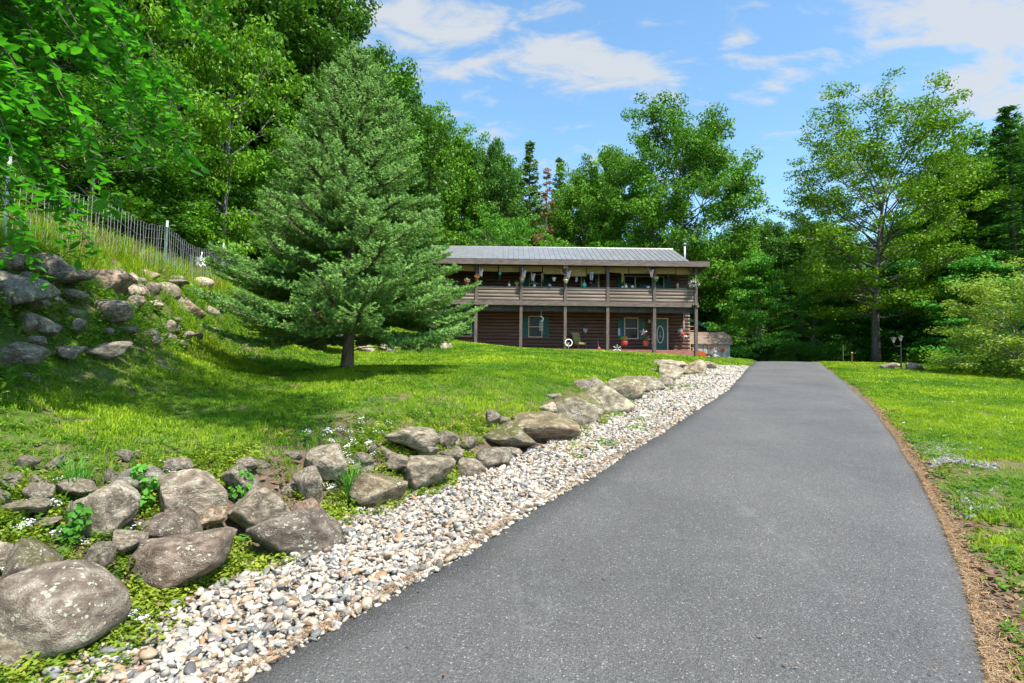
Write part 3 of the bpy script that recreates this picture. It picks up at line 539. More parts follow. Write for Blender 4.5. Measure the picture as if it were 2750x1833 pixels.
# far wooded rise closing the gaps between the trunks
for x, y, H, k in ((-30, 70, 20, 'o'), (-22, 74, 20, 'm'), (-14, 72, 20, 't'), (-6, 76, 19, 'o'), (2, 78, 18, 'm'), (10, 76, 18, 't'), (18, 74, 16, 'o'), (26, 76, 15, 'm'), (34, 74, 15, 'o'), (43, 70, 15, 'm'), (50, 62, 16, 'o'), (46, 54, 15, 't'), (52, 50, 16, 'm'), (45, 44, 15, 'o')):
    plant_tree('maple_tree' if k != 'o' else 'oak_tree', PR[k], x, y, H, 5.5, (.9, .95, .95), 'leafy tree deep in the wood far behind house and lawn', 'trees deep in the far wood')
# understory shrubs at the forest edges
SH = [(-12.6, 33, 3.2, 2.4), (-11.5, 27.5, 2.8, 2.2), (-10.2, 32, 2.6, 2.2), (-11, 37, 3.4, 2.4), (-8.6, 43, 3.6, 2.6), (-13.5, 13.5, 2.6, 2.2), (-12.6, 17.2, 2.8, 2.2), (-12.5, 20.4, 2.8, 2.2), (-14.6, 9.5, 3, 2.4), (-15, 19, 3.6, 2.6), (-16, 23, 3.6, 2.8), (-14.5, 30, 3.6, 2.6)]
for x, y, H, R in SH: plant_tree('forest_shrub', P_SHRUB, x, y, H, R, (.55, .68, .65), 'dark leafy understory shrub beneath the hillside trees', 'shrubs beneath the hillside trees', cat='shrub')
for x, y, H, R in ((19.5, 38.5, 1.9, 1.6), (21.3, 37.5, 1.7, 1.5), (24.8, 37.2, 1.8, 1.6), (26.6, 35.8, 1.9, 1.7), (28, 33.5, 2.2, 1.9), (27.2, 30.8, 1.9, 1.7), (26, 27.6, 2.0, 1.8), (20, 44.5, 2.2, 2), (17.4, 46.5, 2.4, 2), (30, 30, 3, 2.2), (31, 26, 3.2, 2.4)):
    plant_tree('forest_shrub', P_SHRUB, x, y, H, R, (.6, .78, .75), 'low dark shrub at the shaded far edge of the lawn', 'shrubs at the far lawn edge', cat='shrub')
for x, y, H, R in ((-2, 49, 4.5, 2.8), (2, 50, 4.5, 2.8), (6, 50.5, 4.5, 2.8), (10.5, 51, 4.5, 2.8), (17.8, 53, 4.5, 3), (21, 54, 4.2, 3), (25, 52, 4, 3)):
    plant_tree('forest_shrub', P_SHRUB, x, y, H, R, (.75, .9, .8), 'green undergrowth shrub in the wood behind the house', 'shrubs behind the house', cat='shrub')
P_WILLOW = deciduous('pale_bush', 21, 4.8, 2.5, .02, 40, .12, 24000, M_BUSH, crad=.2, elev=(5, 78), tr=.04, sub=5, prof=lambda u: 1 - .5 * u * u, bark=M_BARKG)
plant_tree('pale_bush', P_WILLOW, 19.6, 21.8, 4.6, 2.7, (1, 1, 1), 'large pale green bush at the right lawn edge', 'pale bushes at the lawn edge', cat='bush', rz=1.)
plant_tree('pale_bush', P_WILLOW, 21.6, 19.2, 4.2, 2.4, (1, 1, .95), 'pale green bush beside the larger pale bush', 'pale bushes at the lawn edge', cat='bush', rz=2.4)

# ------------------------------------------------------------------ blue-green spruce on the lawn
def spruce(x, y):
    r = random.Random(33); g = np.random.default_rng(33); H = 7.35; z0 = float(ground(x, y)[0]) - .05
    o = thing('spruce_tree', (x, y, z0), 'conical blue green spruce with layered drooping boughs standing on the lawn', 'tree')
    tb = MB(); tb.tube([(0, 0, -.1), (.0, 0, .12), (.015, 0, .5), (0, .01, 2.5), (.01, 0, 5), (0, 0, 7.25)], [.19, .145, .125, .095, .05, .012], 12); tb.put('trunk', M_BARK, o, smooth=True)
    br = MB(); twigs = []
    prof = lambda h: np.interp(h, [.7, 1.2, 2., 3.1, 4.1, 5., 5.85, 6.5, 7.1, 7.4], [2.4, 2.85, 2.8, 2.25, 1.7, 1.32, .92, .5, .18, .03])
    def twig(p, d, l, s=.6): twigs.append((p, d, l, s))
    hs = []; h = 1.05
    while h < 7.1: hs.append(h); h += .5 - .035 * h
    for wi, h in enumerate(hs):
        nb = 11 if h < 4.5 else 9
        for k in range(nb):
            az = k * 6.283 / nb + wi * 1.3 + r.uniform(-.3, .3); L = prof(h) * r.uniform(.8, 1.08); u = h / H
            e0 = -.10 + 1.5 * max(0, u - .5) + r.uniform(-.06, .06); hz = h + r.uniform(-.04, .04)
            ca, sa = math.cos(az), math.sin(az)
            def fn(s): return Vector((ca * L * s, sa * L * s, hz + L * (e0 * s - .10 * math.sin(s * 3.0) * (1 - u) + .10 * s * s * s)))
            br.tube([fn(i / 5) for i in range(6)], [(.026 * (1 - u) + .007) * (1 - .8 * i / 5) for i in range(6)], 5, False)
            ns = max(4, int(L / .10)); s_in = .30 if u < .5 else .12
            for j in range(ns):
                s = s_in + (1 - s_in) * (j + .4 * r.random()) / ns; p = fn(s); tdir = (fn(min(1, s + .05)) - fn(s - .05)).normalized()
                for side in (-1, 1):
                    if r.random() < .1: continue
                    l2 = (.46 * L * (1.05 - s) * .9 + .14) * r.uniform(.7, 1.15); l2 = min(l2, .85)
                    sd = Vector((-sa, ca, 0)) * side; dr = (tdir * .75 + sd * .8 + Vector((0, 0, r.uniform(-.12, .10)))).normalized()
                    br.tube([p, p + dr * l2], [.006, .003], 3, False)
                    nt_ = max(1, int(l2 / .12))
                    for q in range(nt_):
                        f = (q + .5) / nt_; pp = p + dr * (l2 * f) + Vector((0, 0, -.05 * l2 * f)); s2 = 1 if q % 2 else -1
                        cr = dr.cross(Vector((0, 0, 1))).normalized() * s2
                        if f * l2 > .07 or s > .55: twig(pp, (dr * .8 + cr * .75 + Vector((0, 0, r.uniform(-.1, .32)))).normalized(), r.uniform(.13, .21), .25 + .35 * s + .25 * f)
                        twig(pp, (dr + Vector((0, 0, r.uniform(-.1, .25)))).normalized(), r.uniform(.12, .18), .2 + .35 * s + .2 * f)
                    twig(p + dr * l2, (dr + Vector((0, 0, .2))).normalized(), r.uniform(.10, .16), .4 + .5 * s)
            twig(fn(1), (fn(1) - fn(.93)).normalized(), .2)
    for k in range(14):
        h = 6.75 + k * .045; a = k * 2.4; twig(Vector((0, 0, h)), Vector((math.cos(a) * .5, math.sin(a) * .5, .85)).normalized(), .3 - .012 * k)
    twig(Vector((0, 0, 7.1)), Vector((0, 0, 1)), .3)
    br.put('branches', M_BARK, o)
    P = np.array([tuple(t_[0]) for t_ in twigs]); D = np.array([tuple(t_[1]) for t_ in twigs]); L = np.array([t_[2] for t_ in twigs]); n = len(P); K = 18
    ref = np.where(np.abs(D[:, 2:3]) < .9, np.array([[0, 0, 1.]]), np.array([[1., 0, 0]])); A = unit(np.cross(D, ref)); B = np.cross(D, A)
    f = g.random((n, K)); f.sort(axis=1); ang = g.random((n, K)) * 6.283; nl = g.uniform(.042, .07, (n, K)) * (1.15 - .4 * f)
    base = P[:, None] + D[:, None] * (L[:, None] * f)[..., None]; rd = A[:, None] * np.cos(ang)[..., None] + B[:, None] * np.sin(ang)[..., None]
    tip = base + (rd * .8 + D[:, None] * .65) * nl[..., None]; sd = np.cross(np.broadcast_to(D[:, None], rd.shape), rd) * .011
    V = np.stack([base - sd, base + sd, tip], 2).reshape(-1, 3); F = np.arange(len(V)).reshape(-1, 3)
    tint = np.clip(np.repeat(g.normal(.56, .2, n), K) + g.normal(0, .12, n * K), 0, 1)
    put('foliage', mesh_np('spruce_foliage', V, F, tint), M_SPRUCE, o)
    db = MB()
    for a, h, l in ((.15, .62, 1.25), (.35, .5, .9), (-.1, .42, 1.0), (2.9, .66, 1.3), (3.3, .58, 1.0), (1.2, .7, .9), (4.3, .72, 1.1), (5.2, .75, 1.2)):
        p0 = Vector((math.cos(a) * .1, math.sin(a) * .1, h)); pts = [p0 + Vector((math.cos(a + .1 * math.sin(3 * s)) * l * s, math.sin(a) * l * s, .06 * math.sin(5 * s) + .12 * s * (1 if a < 1 else -.3))) for s in (0, .25, .5, .75, 1)]
        db.tube(pts, [.013, .011, .009, .006, .003], 5)
        for s in range(1, 5):
            for sg in (-1, 1): db.tube([pts[s], pts[s] + Vector((math.cos(a + sg * .7), math.sin(a + sg * .7), .15)) * l * .25], [.004, .0015], 3)
    db.put('dead_branches', M_BARK, o)
    return n
NTW = spruce(-3.65, 12.5); print('spruce twigs', NTW)

# ------------------------------------------------------------------ ash tree leaning in from beside the drive
def ash():
    r = random.Random(5); g = np.random.default_rng(5); x0, y0 = -7.3, 3.2; z0 = float(ground(x0, y0)[0]) - .1
    o = thing('ash_tree', (x0, y0, z0), 'tree leaning in overhead with long pointed leaflets on hanging branches', 'tree')
    W_ = lambda x, y, z: Vector((x - x0, y - y0, z - z0))
    mb = MB(); mb.tube([W_(x0, y0, z0), W_(x0 + .1, y0, 4.2), W_(x0 + .5, y0 + .4, 6.5), W_(x0 + 1.2, y0 + .8, 9.2), W_(x0 + 1.9, y0 + 1.1, 11)], [.26, .2, .16, .1, .04], 10)
    tips = [(-3.5, 5.9, 4.0), (-3.75, 6.2, 4.8), (-3.8, 6.6, 5.75), (-3.75, 5.6, 3.9), (-4.0, 5.5, 3.45), (-4.1, 5.3, 2.95), (-4.3, 5.2, 3.3), (-4.35, 5.0, 2.75), (-4.0, 5.2, 3.9), (-3.85, 5.6, 4.7), (-4.25, 4.9, 4.0), (-4.3, 4.8, 3.4), (-4.15, 5.2, 4.75), (-3.85, 7.0, 6.4), (-4.3, 4.7, 3.0), (-4.5, 5.4, 4.4), (-4.6, 5.8, 5.2), (-4.4, 6.1, 5.6), (-4.8, 5.0, 4.6), (-4.1, 5.8, 5.3), (-4.6, 5.3, 3.6), (-3.6, 6.0, 4.4), (-4.9, 5.6, 3.9)]
    C = []; N = []; T = []; LN = []
    for i, tp in enumerate(tips):
        p3 = W_(*tp); p0 = W_(x0 + .5 + .25 * (i % 4), y0 + .4 + .2 * (i % 3), 6.2 + .45 * (i % 5)); p1 = p0 + (p3 - p0) * .35 + Vector((0, 0, .9)); p2 = p0 + (p3 - p0) * .75 + Vector((0, 0, .55))
        bz = lambda s: p0 * (1 - s) ** 3 + p1 * (3 * s * (1 - s) ** 2) + p2 * (3 * s * s * (1 - s)) + p3 * s ** 3
        mb.tube([bz(s / 8) for s in range(9)], [.016 * (1 - .9 * s / 8) + .002 for s in range(9)], 5, False)
        for k in range(36):
            s = .40 + .60 * k / 35; p = bz(s); td = (bz(min(1, s + .02)) - bz(s - .02)).normalized(); a = r.random() * 6.283
            side = Vector((math.cos(a), math.sin(a), r.uniform(-.6, .2))); rd = (td * .5 + side * .9 + Vector((0, 0, -.35))).normalized(); rl = r.uniform(.16, .28)
            mb.tube([p, p + rd * rl + Vector((0, 0, -.05))], [.0035, .0015], 3, False); cr = rd.cross(Vector((0, 0, 1))).normalized()
            for q in range(7):
                f = .3 + .7 * (q // 2) / 3; sgn = (1 if q % 2 else -1) if q < 6 else 0; base = p + rd * (rl * f) + Vector((0, 0, -.05 * f)); dl = (rd * (.55 if sgn else 1) + cr * sgn * .85 + Vector((0, 0, r.uniform(-.55, -.1)))).normalized(); ll = r.uniform(.095, .17)
                C.append(tuple(base + dl * ll * .5)); T.append(tuple(dl)); N.append((g.normal(0, .5), g.normal(0, .5), 1)); LN.append(ll)
    C, N, T, LN = np.array(C), unit(np.array(N)), np.array(T), np.array(LN); T = unit(T - N * (T * N).sum(-1, keepdims=True)); B = np.cross(N, T); n = len(C)
    prof = [(-.5, 0, 0), (-.2, .19, .03), (.15, .21, .02), (.5, 0, -.06)]
    V = np.stack([C + T * (-.5 * LN)[:, None]] + [C + T * (u * LN)[:, None] + B * (sg * wv * LN)[:, None] + N * (h * LN)[:, None] for u, wv, h in prof[1:3] for sg in (-1, 0, 1)] + [C + T * (.5 * LN)[:, None] - N * (.06 * LN)[:, None]], 1)
    # vertex order: 0 base, 1-3 lower row, 4-6 upper row, 7 tip ; the midrib sits lower than the margins
    V[:, 2] -= N * (.05 * LN)[:, None]; V[:, 5] -= N * (.05 * LN)[:, None]; V = V.reshape(-1, 3)
    tri = np.array([(0, 2, 1), (0, 3, 2), (1, 2, 5), (1, 5, 4), (2, 3, 6), (2, 6, 5), (4, 5, 7), (5, 6, 7)]); F = (np.arange(n)[:, None, None] * 8 + tri).reshape(-1, 3)
    put('leaflets', mesh_np('ash_leaflets', V, F, np.repeat(np.clip(g.normal(.5, .25, n), 0, 1), 8)), M_ASH, o)
    cents = []; rads = []
    for k in range(58):
        a, q = r.random() * 6.283, math.sqrt(r.random()) * 3.6; c = W_(-4.6 + math.cos(a) * q, 4.6 + math.sin(a) * q * .95, r.uniform(8.2, 11.2) - .12 * q); 
        if math.cos(a) * q > 1.2 and math.sin(a) * q < -.2: continue
        cents.append(c); rads.append(r.uniform(.55, .95))
    for k in range(18):  # unseen clumps added overhead so the crown throws shade on the near lawn
        c = W_(r.uniform(-1.9, .4), r.uniform(2.4, 5.2), r.uniform(8.8, 10.8)); cents.append(c); rads.append(r.uniform(.5, .8))
    for c in cents: 
        s0 = W_(x0 + .9, y0 + .6, 8.0); mb.tube([s0, (s0 + c) / 2 + Vector((0, 0, .4)), c], [.035, .025, .006], 4, False)
    for k in range(34):   # lower back side of the crown, out over the stony bank
        c = W_(r.uniform(-8.8, -5.6), r.uniform(2.2, 5.2), r.uniform(6.2, 8.6)); cents.append(c); rads.append(r.uniform(.5, .85)); mb.tube([W_(x0 + .4, y0 + .3, 6.4), c], [.02, .005], 4, False)
    mb.put('trunk', M_BARK, o, smooth=True)
    V, F, T_ = leafcloud([tuple(c) for c in cents], rads, [190] * len(cents), .15, 3, .6, .6, .2, .4, .5)
    put('crown', mesh_np('ash_crown', V, F, T_), M_ASH, o)
ash()

# ------------------------------------------------------------------ plants among the stones
def cover(name, pts, protos, smin, smax, label, cat, tint=(.1, 1), sink=.0):
    x, y = pts; n = len(x); scatter(name, np.stack([x, y, ground(x, y) - sink], -1), np.stack([RNG.normal(0, .15, n), RNG.normal(0, .15, n), RNG.uniform(0, 6.28, n)], -1), RNG.uniform(smin, smax, n), RNG.integers(0, len(protos), n), protos, RNG.uniform(*tint, n), label, cat)
x, y = sample(-6, 4, 2, 12, 260); s = lateral(x, y); k = (s > -.3) & (s < np.interp(y, [2, 6, 9, 12], [1.7, 1.3, .7, .5])) & frust(x, y) & (fbm(x, y, 1.6) > np.where(s < .3, .45, .53)) & (RNG.random(len(x)) < np.interp(y, [2, 6, 12], [1, .7, .3])); cover('sedum_mat', (x[k], y[k]), SEDUM, .8, 1.7, 'yellow green stonecrop mat spreading between the front boulders', 'stonecrop')
x, y = sample(-6, 9, 2, 24, 60); s = lateral(x, y); k = (s > .0) & (s < 1.6) & frust(x, y) & (fbm(x, y, 1.2) > .55) & (y < 9); cover('boulder_weeds', (x[k], y[k]), WEEDS, .25, .6, 'leafy weeds growing in the gaps between the front boulders', 'weeds')
x, y = sample(-6, 10, 2, 25, 30); s = lateral(x, y); k = (s > -1.) & (s < -.1) & (y > 7) & (fbm(x, y, 1.9) > .62); cover('gravel_weeds', (x[k], y[k]), CLOVER + SEDUM[:1], 1., 2., 'small weeds sprouting through the pebble strip', 'weeds')
x, y = sample(-6, 3, 2, 9, 60); s = lateral(x, y); k = (s > .6) & (s < 2.0) & frust(x, y) & (fbm(x, y, 1.5) > .42); cover('boulder_grass', (x[k], y[k]), TALL, .12, .32, 'tufts of longer grass hanging over the front boulders', 'grass')
x, y = sample(-11, -4.5, 3.5, 22, 60); bk = bankness(x, y); top = x < np.interp(y, [4, 9, 15, 20, 24], [-7.3, -7.6, -8.8, -9.6, -11]); k = (bk > .0) & ~top & frust(x, y) & (fbm(x, y, 1.1) > .40); cover('bank_weeds', (x[k], y[k]), WEEDS, .45, 1.05, 'leafy weeds covering the stony hillside bank', 'weeds')
x, y = sample(-12, -7, 4, 25, 150); top = x - np.interp(y, [4, 9, 15, 20, 24], [-7.0, -7.3, -8.6, -9.4, -10.6]); k = (top < 0) & (top > -1.9) & frust(x, y); cover('terrace_grass', (x[k], y[k]), TALL[:1] + G1[:2], .35, 1.0, 'sunlit grass on the terrace along the wire fence', 'grass', (.3, 1))
x, y = sample(-12, -7, 4, 25, 34); top = x - np.interp(y, [4, 9, 15, 20, 24], [-7.6, -8.2, -9.35, -10.4, -11.4]); k = (top < .25) & (top > -.9) & frust(x, y); cover('fence_stalks', (x[k], y[k]), DRY + TALL, .6, 1.3, 'tall dry grass stalks along the wire fence', 'dry grass')
x, y = sample(-9, -5, 12, 24, 30); bk = bankness(x, y); k = (bk > -.4) & frust(x, y); cover('bank_foot_grass', (x[k], y[k]), TALL, .3, .8, 'longer grass at the foot of the bank behind the spruce', 'grass', (.3, 1))
x, y = sample(15, 32, 14, 36, 5); e = np.interp(y, [14, 19, 21, 26, 30, 34, 36], [19, 17.6, 17.9, 19.6, 22, 23.6, 24]); k = (x > e) & (x < e + 3.5); cover('lawn_edge_weeds', (x[k], y[k]), WEEDS, 1.8, 3.2, 'tall bright weeds along the right edge of the lawn', 'weeds', (.45, 1))
x, y = sample(-28, -9.5, 5, 45, 1.6); top = x - np.interp(y, [4, 9, 15, 20, 45], [-9.2, -9.6, -11, -12, -13]); k = (top < 0) & frust(x, y, 3); cover('forest_undergrowth', (x[k], y[k]), WEEDS, 2, 4.5, 'dark leafy undergrowth on the forest floor behind the fence', 'undergrowth', (0, .5))
x, y = sample(14, 45, 36, 62, 1.2); k = (x > 21.8) | (y > 52); cover('wood_undergrowth', (x[k], y[k]), WEEDS, 2, 4.2, 'leafy undergrowth on the floor of the far wood', 'undergrowth', (0, .6))
# white flower heads in the stonecrop
fm = flat('white_petal', (.8, .8, .78), .6)
def flowermesh(seed):
    g = np.random.default_rng(seed); n = 26; C = np.stack([g.normal(0, .022, n), g.normal(0, .022, n), .07 + g.normal(0, .008, n)], -1); V, F = leafquads(C, unit(g.normal(0, .3, (n, 3)) + (0, 0, 1)), g.normal(size=(n, 3)), np.full(n, .014), np.full(n, .011)); return mesh_np('flower', V, F)
FLW = [proto('flower%d' % i, flowermesh(80 + i), fm) for i in range(2)]
x, y = sample(-4, 2, 2.3, 7, 26); s = lateral(x, y); k = (s > -.2) & (s < 1.3) & (fbm(x, y, 1.3) > .56); cover('stonecrop_flowers', (x[k], y[k]), FLW, .8, 1.4, 'white stonecrop flower heads between the front boulders', 'flowers')
x, y = sample(-8, 24, 8, 22, 3.0); k = lawn_ok(x, y) & (fbm(x, y, .4) > .6); cover('clover_flowers', (x[k], y[k]), FLW, .5, .9, 'tiny white clover flowers dotted over the lawn', 'flowers')
# dead leaves and pine needles lying along the drive and between the stones
def litter(name, x, y, ln, wr, mat, label, cat, lift=.012):
    n = len(x); C = np.stack([x, y, ground(x, y) + lift + RNG.random(n) * .012], -1); V, F = leafquads(C, unit(RNG.normal(0, .28, (n, 3)) + (0, 0, 1)), RNG.normal(size=(n, 3)) * (1, 1, .1), ln * RNG.uniform(.6, 1.3, n), ln * wr * RNG.uniform(.7, 1.2, n), .2)
    tag(put(name, mesh_np(name, V, F, RNG.random(n)), mat), label, cat, kind='stuff')
M_LIT = leafmat('dead_leaf', (.11, .055, .028), (.32, .20, .115), .1, .8); M_NDL = leafmat('dry_needle', (.26, .15, .075), (.50, .35, .21), .1, .8)
yy = RNG.uniform(1.5, 17, 26000); off = RNG.exponential(.06, 26000) - .03; off = off * (.35 + 1.5 * noise2(yy, 0 * yy, .9)); k = (RNG.random(26000) < np.interp(yy, [1.5, 5, 17], [1, .7, .2])) & (off < .6)
litter('dry_needles', (interp(ROAD_R, yy) + off)[k], yy[k], .075, .05, M_NDL, 'brown pine needles lying along the right edge of the driveway', 'needles', .02)
yy = RNG.uniform(1.5, 12, 1500); off = RNG.exponential(.3, 1500); k = off < 1.1; litter('dead_leaves', (interp(ROAD_R, yy) + .06 + off)[k], yy[k], .06, .6, M_LIT, 'dead brown leaves scattered along the right verge', 'leaves')
yy = RNG.uniform(2, 13, 9000); off = RNG.normal(0, .035, 9000); litter('edge_needles', interp(ROAD_L, yy) - .05 + off, yy, .06, .05, M_NDL, 'rusty pine needles between pebbles and driveway', 'needles', .03)
x, y = sample(-5, 2, 2.2, 8, 75); s = lateral(x, y); k = (s > .0) & (s < 1.7) & (fbm(x, y, 2.1) > .5); litter('bank_leaves', x[k], y[k], .075, .55, M_LIT, 'dead brown leaves caught between the front boulders', 'leaves', .02)
yy = RNG.uniform(2.2, 14, 500); uu = RNG.random(500); litter('gravel_leaves', interp(GRAV_L, yy) * (1 - uu) + interp(ROAD_L, yy) * uu, yy, .055, .5, M_LIT, 'dead brown leaves scattered on the pebble strip', 'leaves', .045)
yy = RNG.uniform(2.2, 20, 260); uu = RNG.beta(.45, .45, 260); litter('driveway_debris', interp(ROAD_L, yy) * (1 - uu) + interp(ROAD_R, yy) * uu, yy, .028, .5, M_LIT, 'tiny leaf bits and grit blown onto the driveway', 'debris', .05)
# crushed grey stone showing through the right verge
cm = noisy('crushed_stone', (.2, .2, .205), (.4, .4, .4), 3, .85, .2)
yy = RNG.uniform(2, 8.5, 9000); off = RNG.normal(.62, .22, 9000); k = (off > .15) & (fbm(yy, off, 1.2) > .52); x, y = (interp(ROAD_R, yy) + off)[k], yy[k]; n = len(x)
chip = MB(); chip.hexa([(-1, -.8, -.5), (.9, -1, -.4), (1, .8, -.5), (-.8, 1, -.5), (-.6, -.6, .5), (.7, -.5, .4), (.6, .7, .6), (-.7, .6, .4)]); chip = proto('chip', chip.mesh('chip'), cm)
scatter('crushed_stone', np.stack([x, y, ground(x, y) + .012], -1), RNG.uniform(0, 6, (n, 3)), RNG.uniform(.006, .015, n), np.zeros(n), [chip], None, 'grey crushed stone showing through the right verge', 'gravel')
# ------------------------------------------------------------------ boulders
def rockmesh(seed, sub=4, rnd=False):
    r = np.random.default_rng(seed); bm = bmesh.new(); bmesh.ops.create_icosphere(bm, subdivisions=sub, radius=1); co = unit(np.array([v.co for v in bm.verts]))
    k = 40 if rnd else r.integers(12, 19); Nn = unit(r.normal(size=(k, 3))); ds = r.uniform(.85, 1., k) if rnd else r.uniform(.58, 1., k); pw = 8 if rnd else 26
    q = np.maximum(0, co @ Nn.T / ds) ** pw; rr = (q.sum(1) + .6 ** pw) ** (-1 / pw); V = co * rr[:, None]
    def n3(p, s, o): return (noise2(p[:, 0] * s + o, p[:, 1] * s + p[:, 2] * s * .7) + noise2(p[:, 1] * s - o, p[:, 2] * s + p[:, 0] * s * .6) + noise2(p[:, 2] * s + 2 * o, p[:, 0] * s - p[:, 1] * s * .5)) / 3 - .5
    amp = .6 if rnd else 1.; V = V * (1 + amp * (.20 * n3(V, 1.6, seed) + .12 * n3(V, 4.1, seed + 3) + .08 * n3(V, 11, seed + 7)))[:, None]
    lo, hi = V.min(0), V.max(0); V = (V - (lo + hi) / 2) / ((hi - lo) / 2)
    for v, p in zip(bm.verts, V): v.co = p
    me = bpy.data.meshes.new('boulder'); bm.to_mesh(me); bm.free(); me.polygons.foreach_set('use_smooth', [True] * len(me.polygons)); me.materials.append(M_STONE); return me
FRONT = [('a',-2.59,3.13,0.57,0.18,0.17), ('b',-2.31,2.96,0.45,0.31,0.23), ('c',-2.66,3.76,0.76,0.21,0.18), ('d',-2.40,4.22,0.77,0.33,0.19), ('e',-2.80,4.30,0.85,0.19,0.10), ('f',-2.73,4.67,0.89,0.12,0.08), ('g',-2.23,4.66,0.79,0.17,0.12), ('h',-2.32,4.99,0.87,0.10,0.06), ('i',-2.27,3.87,0.59,0.19,0.15), ('j',-2.08,3.60,0.48,0.30,0.18), ('k',-2.21,4.18,0.63,0.14,0.11), ('l',-1.93,4.40,0.61,0.25,0.20), ('m',-1.67,4.68,0.54,0.13,0.10), ('n',-1.54,4.11,0.50,0.35,0.19), ('o',-1.76,4.98,0.70,0.14,0.16), ('p',-1.74,5.35,0.84,0.24,0.16), ('q',-2.43,3.64,0.59,0.11,0.07), ('r',-2.45,3.43,0.55,0.08,0.09), ('s',-3.40,3.86,0.91,0.08,0.06), ('t',-3.58,4.20,0.98,0.08,0.06), ('u',-3.45,4.32,0.97,0.08,0.06), ('v',-3.28,3.96,0.89,0.07,0.06), ('w',-3.08,3.64,0.79,0.16,0.05), ('x',-3.13,3.78,0.85,0.10,0.08), ('y',-3.03,3.98,0.85,0.15,0.08), ('z',-2.92,3.58,0.72,0.09,0.03), ('aa',-3.00,4.28,0.88,0.05,0.06), ('bb',-3.25,3.63,0.84,0.05,0.07), ('cc',-3.22,4.78,0.96,0.09,0.06), ('dd',-2.05,5.36,0.89,0.07,0.05), ]
EDGE = [('B',-1.48,5.68,0.81,0.12,0.08), ('C',-1.10,6.37,0.93,0.30,0.15), ('D',-0.76,6.84,0.90,0.14,0.11), ('E',-0.53,7.05,0.84,0.11,0.09), ('F',-0.95,6.37,0.81,0.15,0.08), ('G',-0.68,6.54,0.74,0.15,0.10), ('H',-1.17,5.94,0.76,0.15,0.08), ('I',-0.81,5.72,0.66,0.27,0.20), ('J',-0.42,6.27,0.65,0.17,0.11), ('K',-0.19,6.62,0.70,0.22,0.14), ('L',-1.20,5.16,0.59,0.27,0.18), ('M',-0.02,7.60,0.87,0.39,0.20), ('N',0.48,8.34,0.92,0.47,0.20), ('O',-0.25,8.00,1.09,0.12,0.12), ('P',-0.10,8.09,1.03,0.08,0.05), ('Q',0.63,9.53,1.13,0.15,0.10), ('R',1.16,9.79,1.08,0.38,0.28), ('S',1.88,11.16,1.21,0.46,0.28), ('T',2.69,13.27,1.40,0.46,0.27), ('U',3.62,14.95,1.49,0.37,0.21), ('V',4.35,15.85,1.54,0.24,0.21), ('X',5.27,18.54,1.83,0.39,0.26), ('Y',6.15,20.99,2.15,0.52,0.19), ('Z2',6.66,20.48,2.00,0.41,0.30), ('Z3',8.02,23.01,2.16,0.28,0.19), ('a2',0.04,7.21,0.71,0.12,0.06), ('b2',-1.45,5.98,0.89,0.04,0.05), ]
HILL = [('h1',-6.85,7.57,3.15,0.12,0.10), ('h2',-7.10,7.78,3.33,0.06,0.06), ('h3',-6.89,7.85,3.22,0.10,0.07), ('h4',-6.60,8.21,3.10,0.35,0.17), ('h5',-7.29,9.93,3.21,0.36,0.26), ('h6',-7.60,10.76,3.42,0.22,0.15), ('h7',-7.69,11.24,3.53,0.12,0.11), ('h8',-8.30,12.60,3.79,0.27,0.15), ('h9',-7.37,10.93,3.21,0.14,0.12), ('h10',-7.49,11.52,3.37,0.18,0.12), ('h11',-8.07,12.98,3.48,0.29,0.22), ('h12',-6.39,7.21,2.68,0.31,0.20), ('h13',-6.04,8.44,2.57,0.24,0.16), ('h14',-7.92,13.70,3.17,0.30,0.20), ('h15',-7.18,11.31,3.01,0.12,0.06), ('h16',-5.89,7.63,2.28,0.10,0.08), ('h17',-5.98,7.17,2.23,0.16,0.11), ('h18',-5.80,8.50,2.30,0.15,0.06), ('h19',-5.87,6.88,2.02,0.12,0.06), ('h20',-5.69,6.50,1.85,0.25,0.12), ('h21',-5.62,7.15,1.89,0.17,0.08), ('h22',-5.47,7.64,1.95,0.25,0.11), ('h23',-5.79,9.08,2.17,0.11,0.07), ('h24',-6.46,10.49,2.28,0.11,0.06), ('h25',-6.69,11.07,2.55,0.15,0.12), ('h26',-6.55,11.30,2.41,0.13,0.08), ('h27',-6.59,11.79,2.42,0.11,0.07), ('h28',-9.59,17.24,4.39,0.29,0.18), ('h29',-6.34,10.79,2.20,0.09,0.07), ('h30',-6.93,11.58,2.75,0.06,0.04), ('h31',-7.69,13.52,2.86,0.07,0.05), ('h32',-7.33,13.57,2.49,0.07,0.05), ('h33',-8.94,16.36,3.89,0.17,0.13), ('h34',-5.75,7.98,2.23,0.06,0.04), ('h35',-6.28,8.01,2.76,0.14,0.06), ('h36',-5.43,8.26,1.98,0.03,0.03), ('h37',-8.77,14.49,3.97,0.28,0.08), ('h38',-6.69,7.87,3.08,0.12,0.05), ]
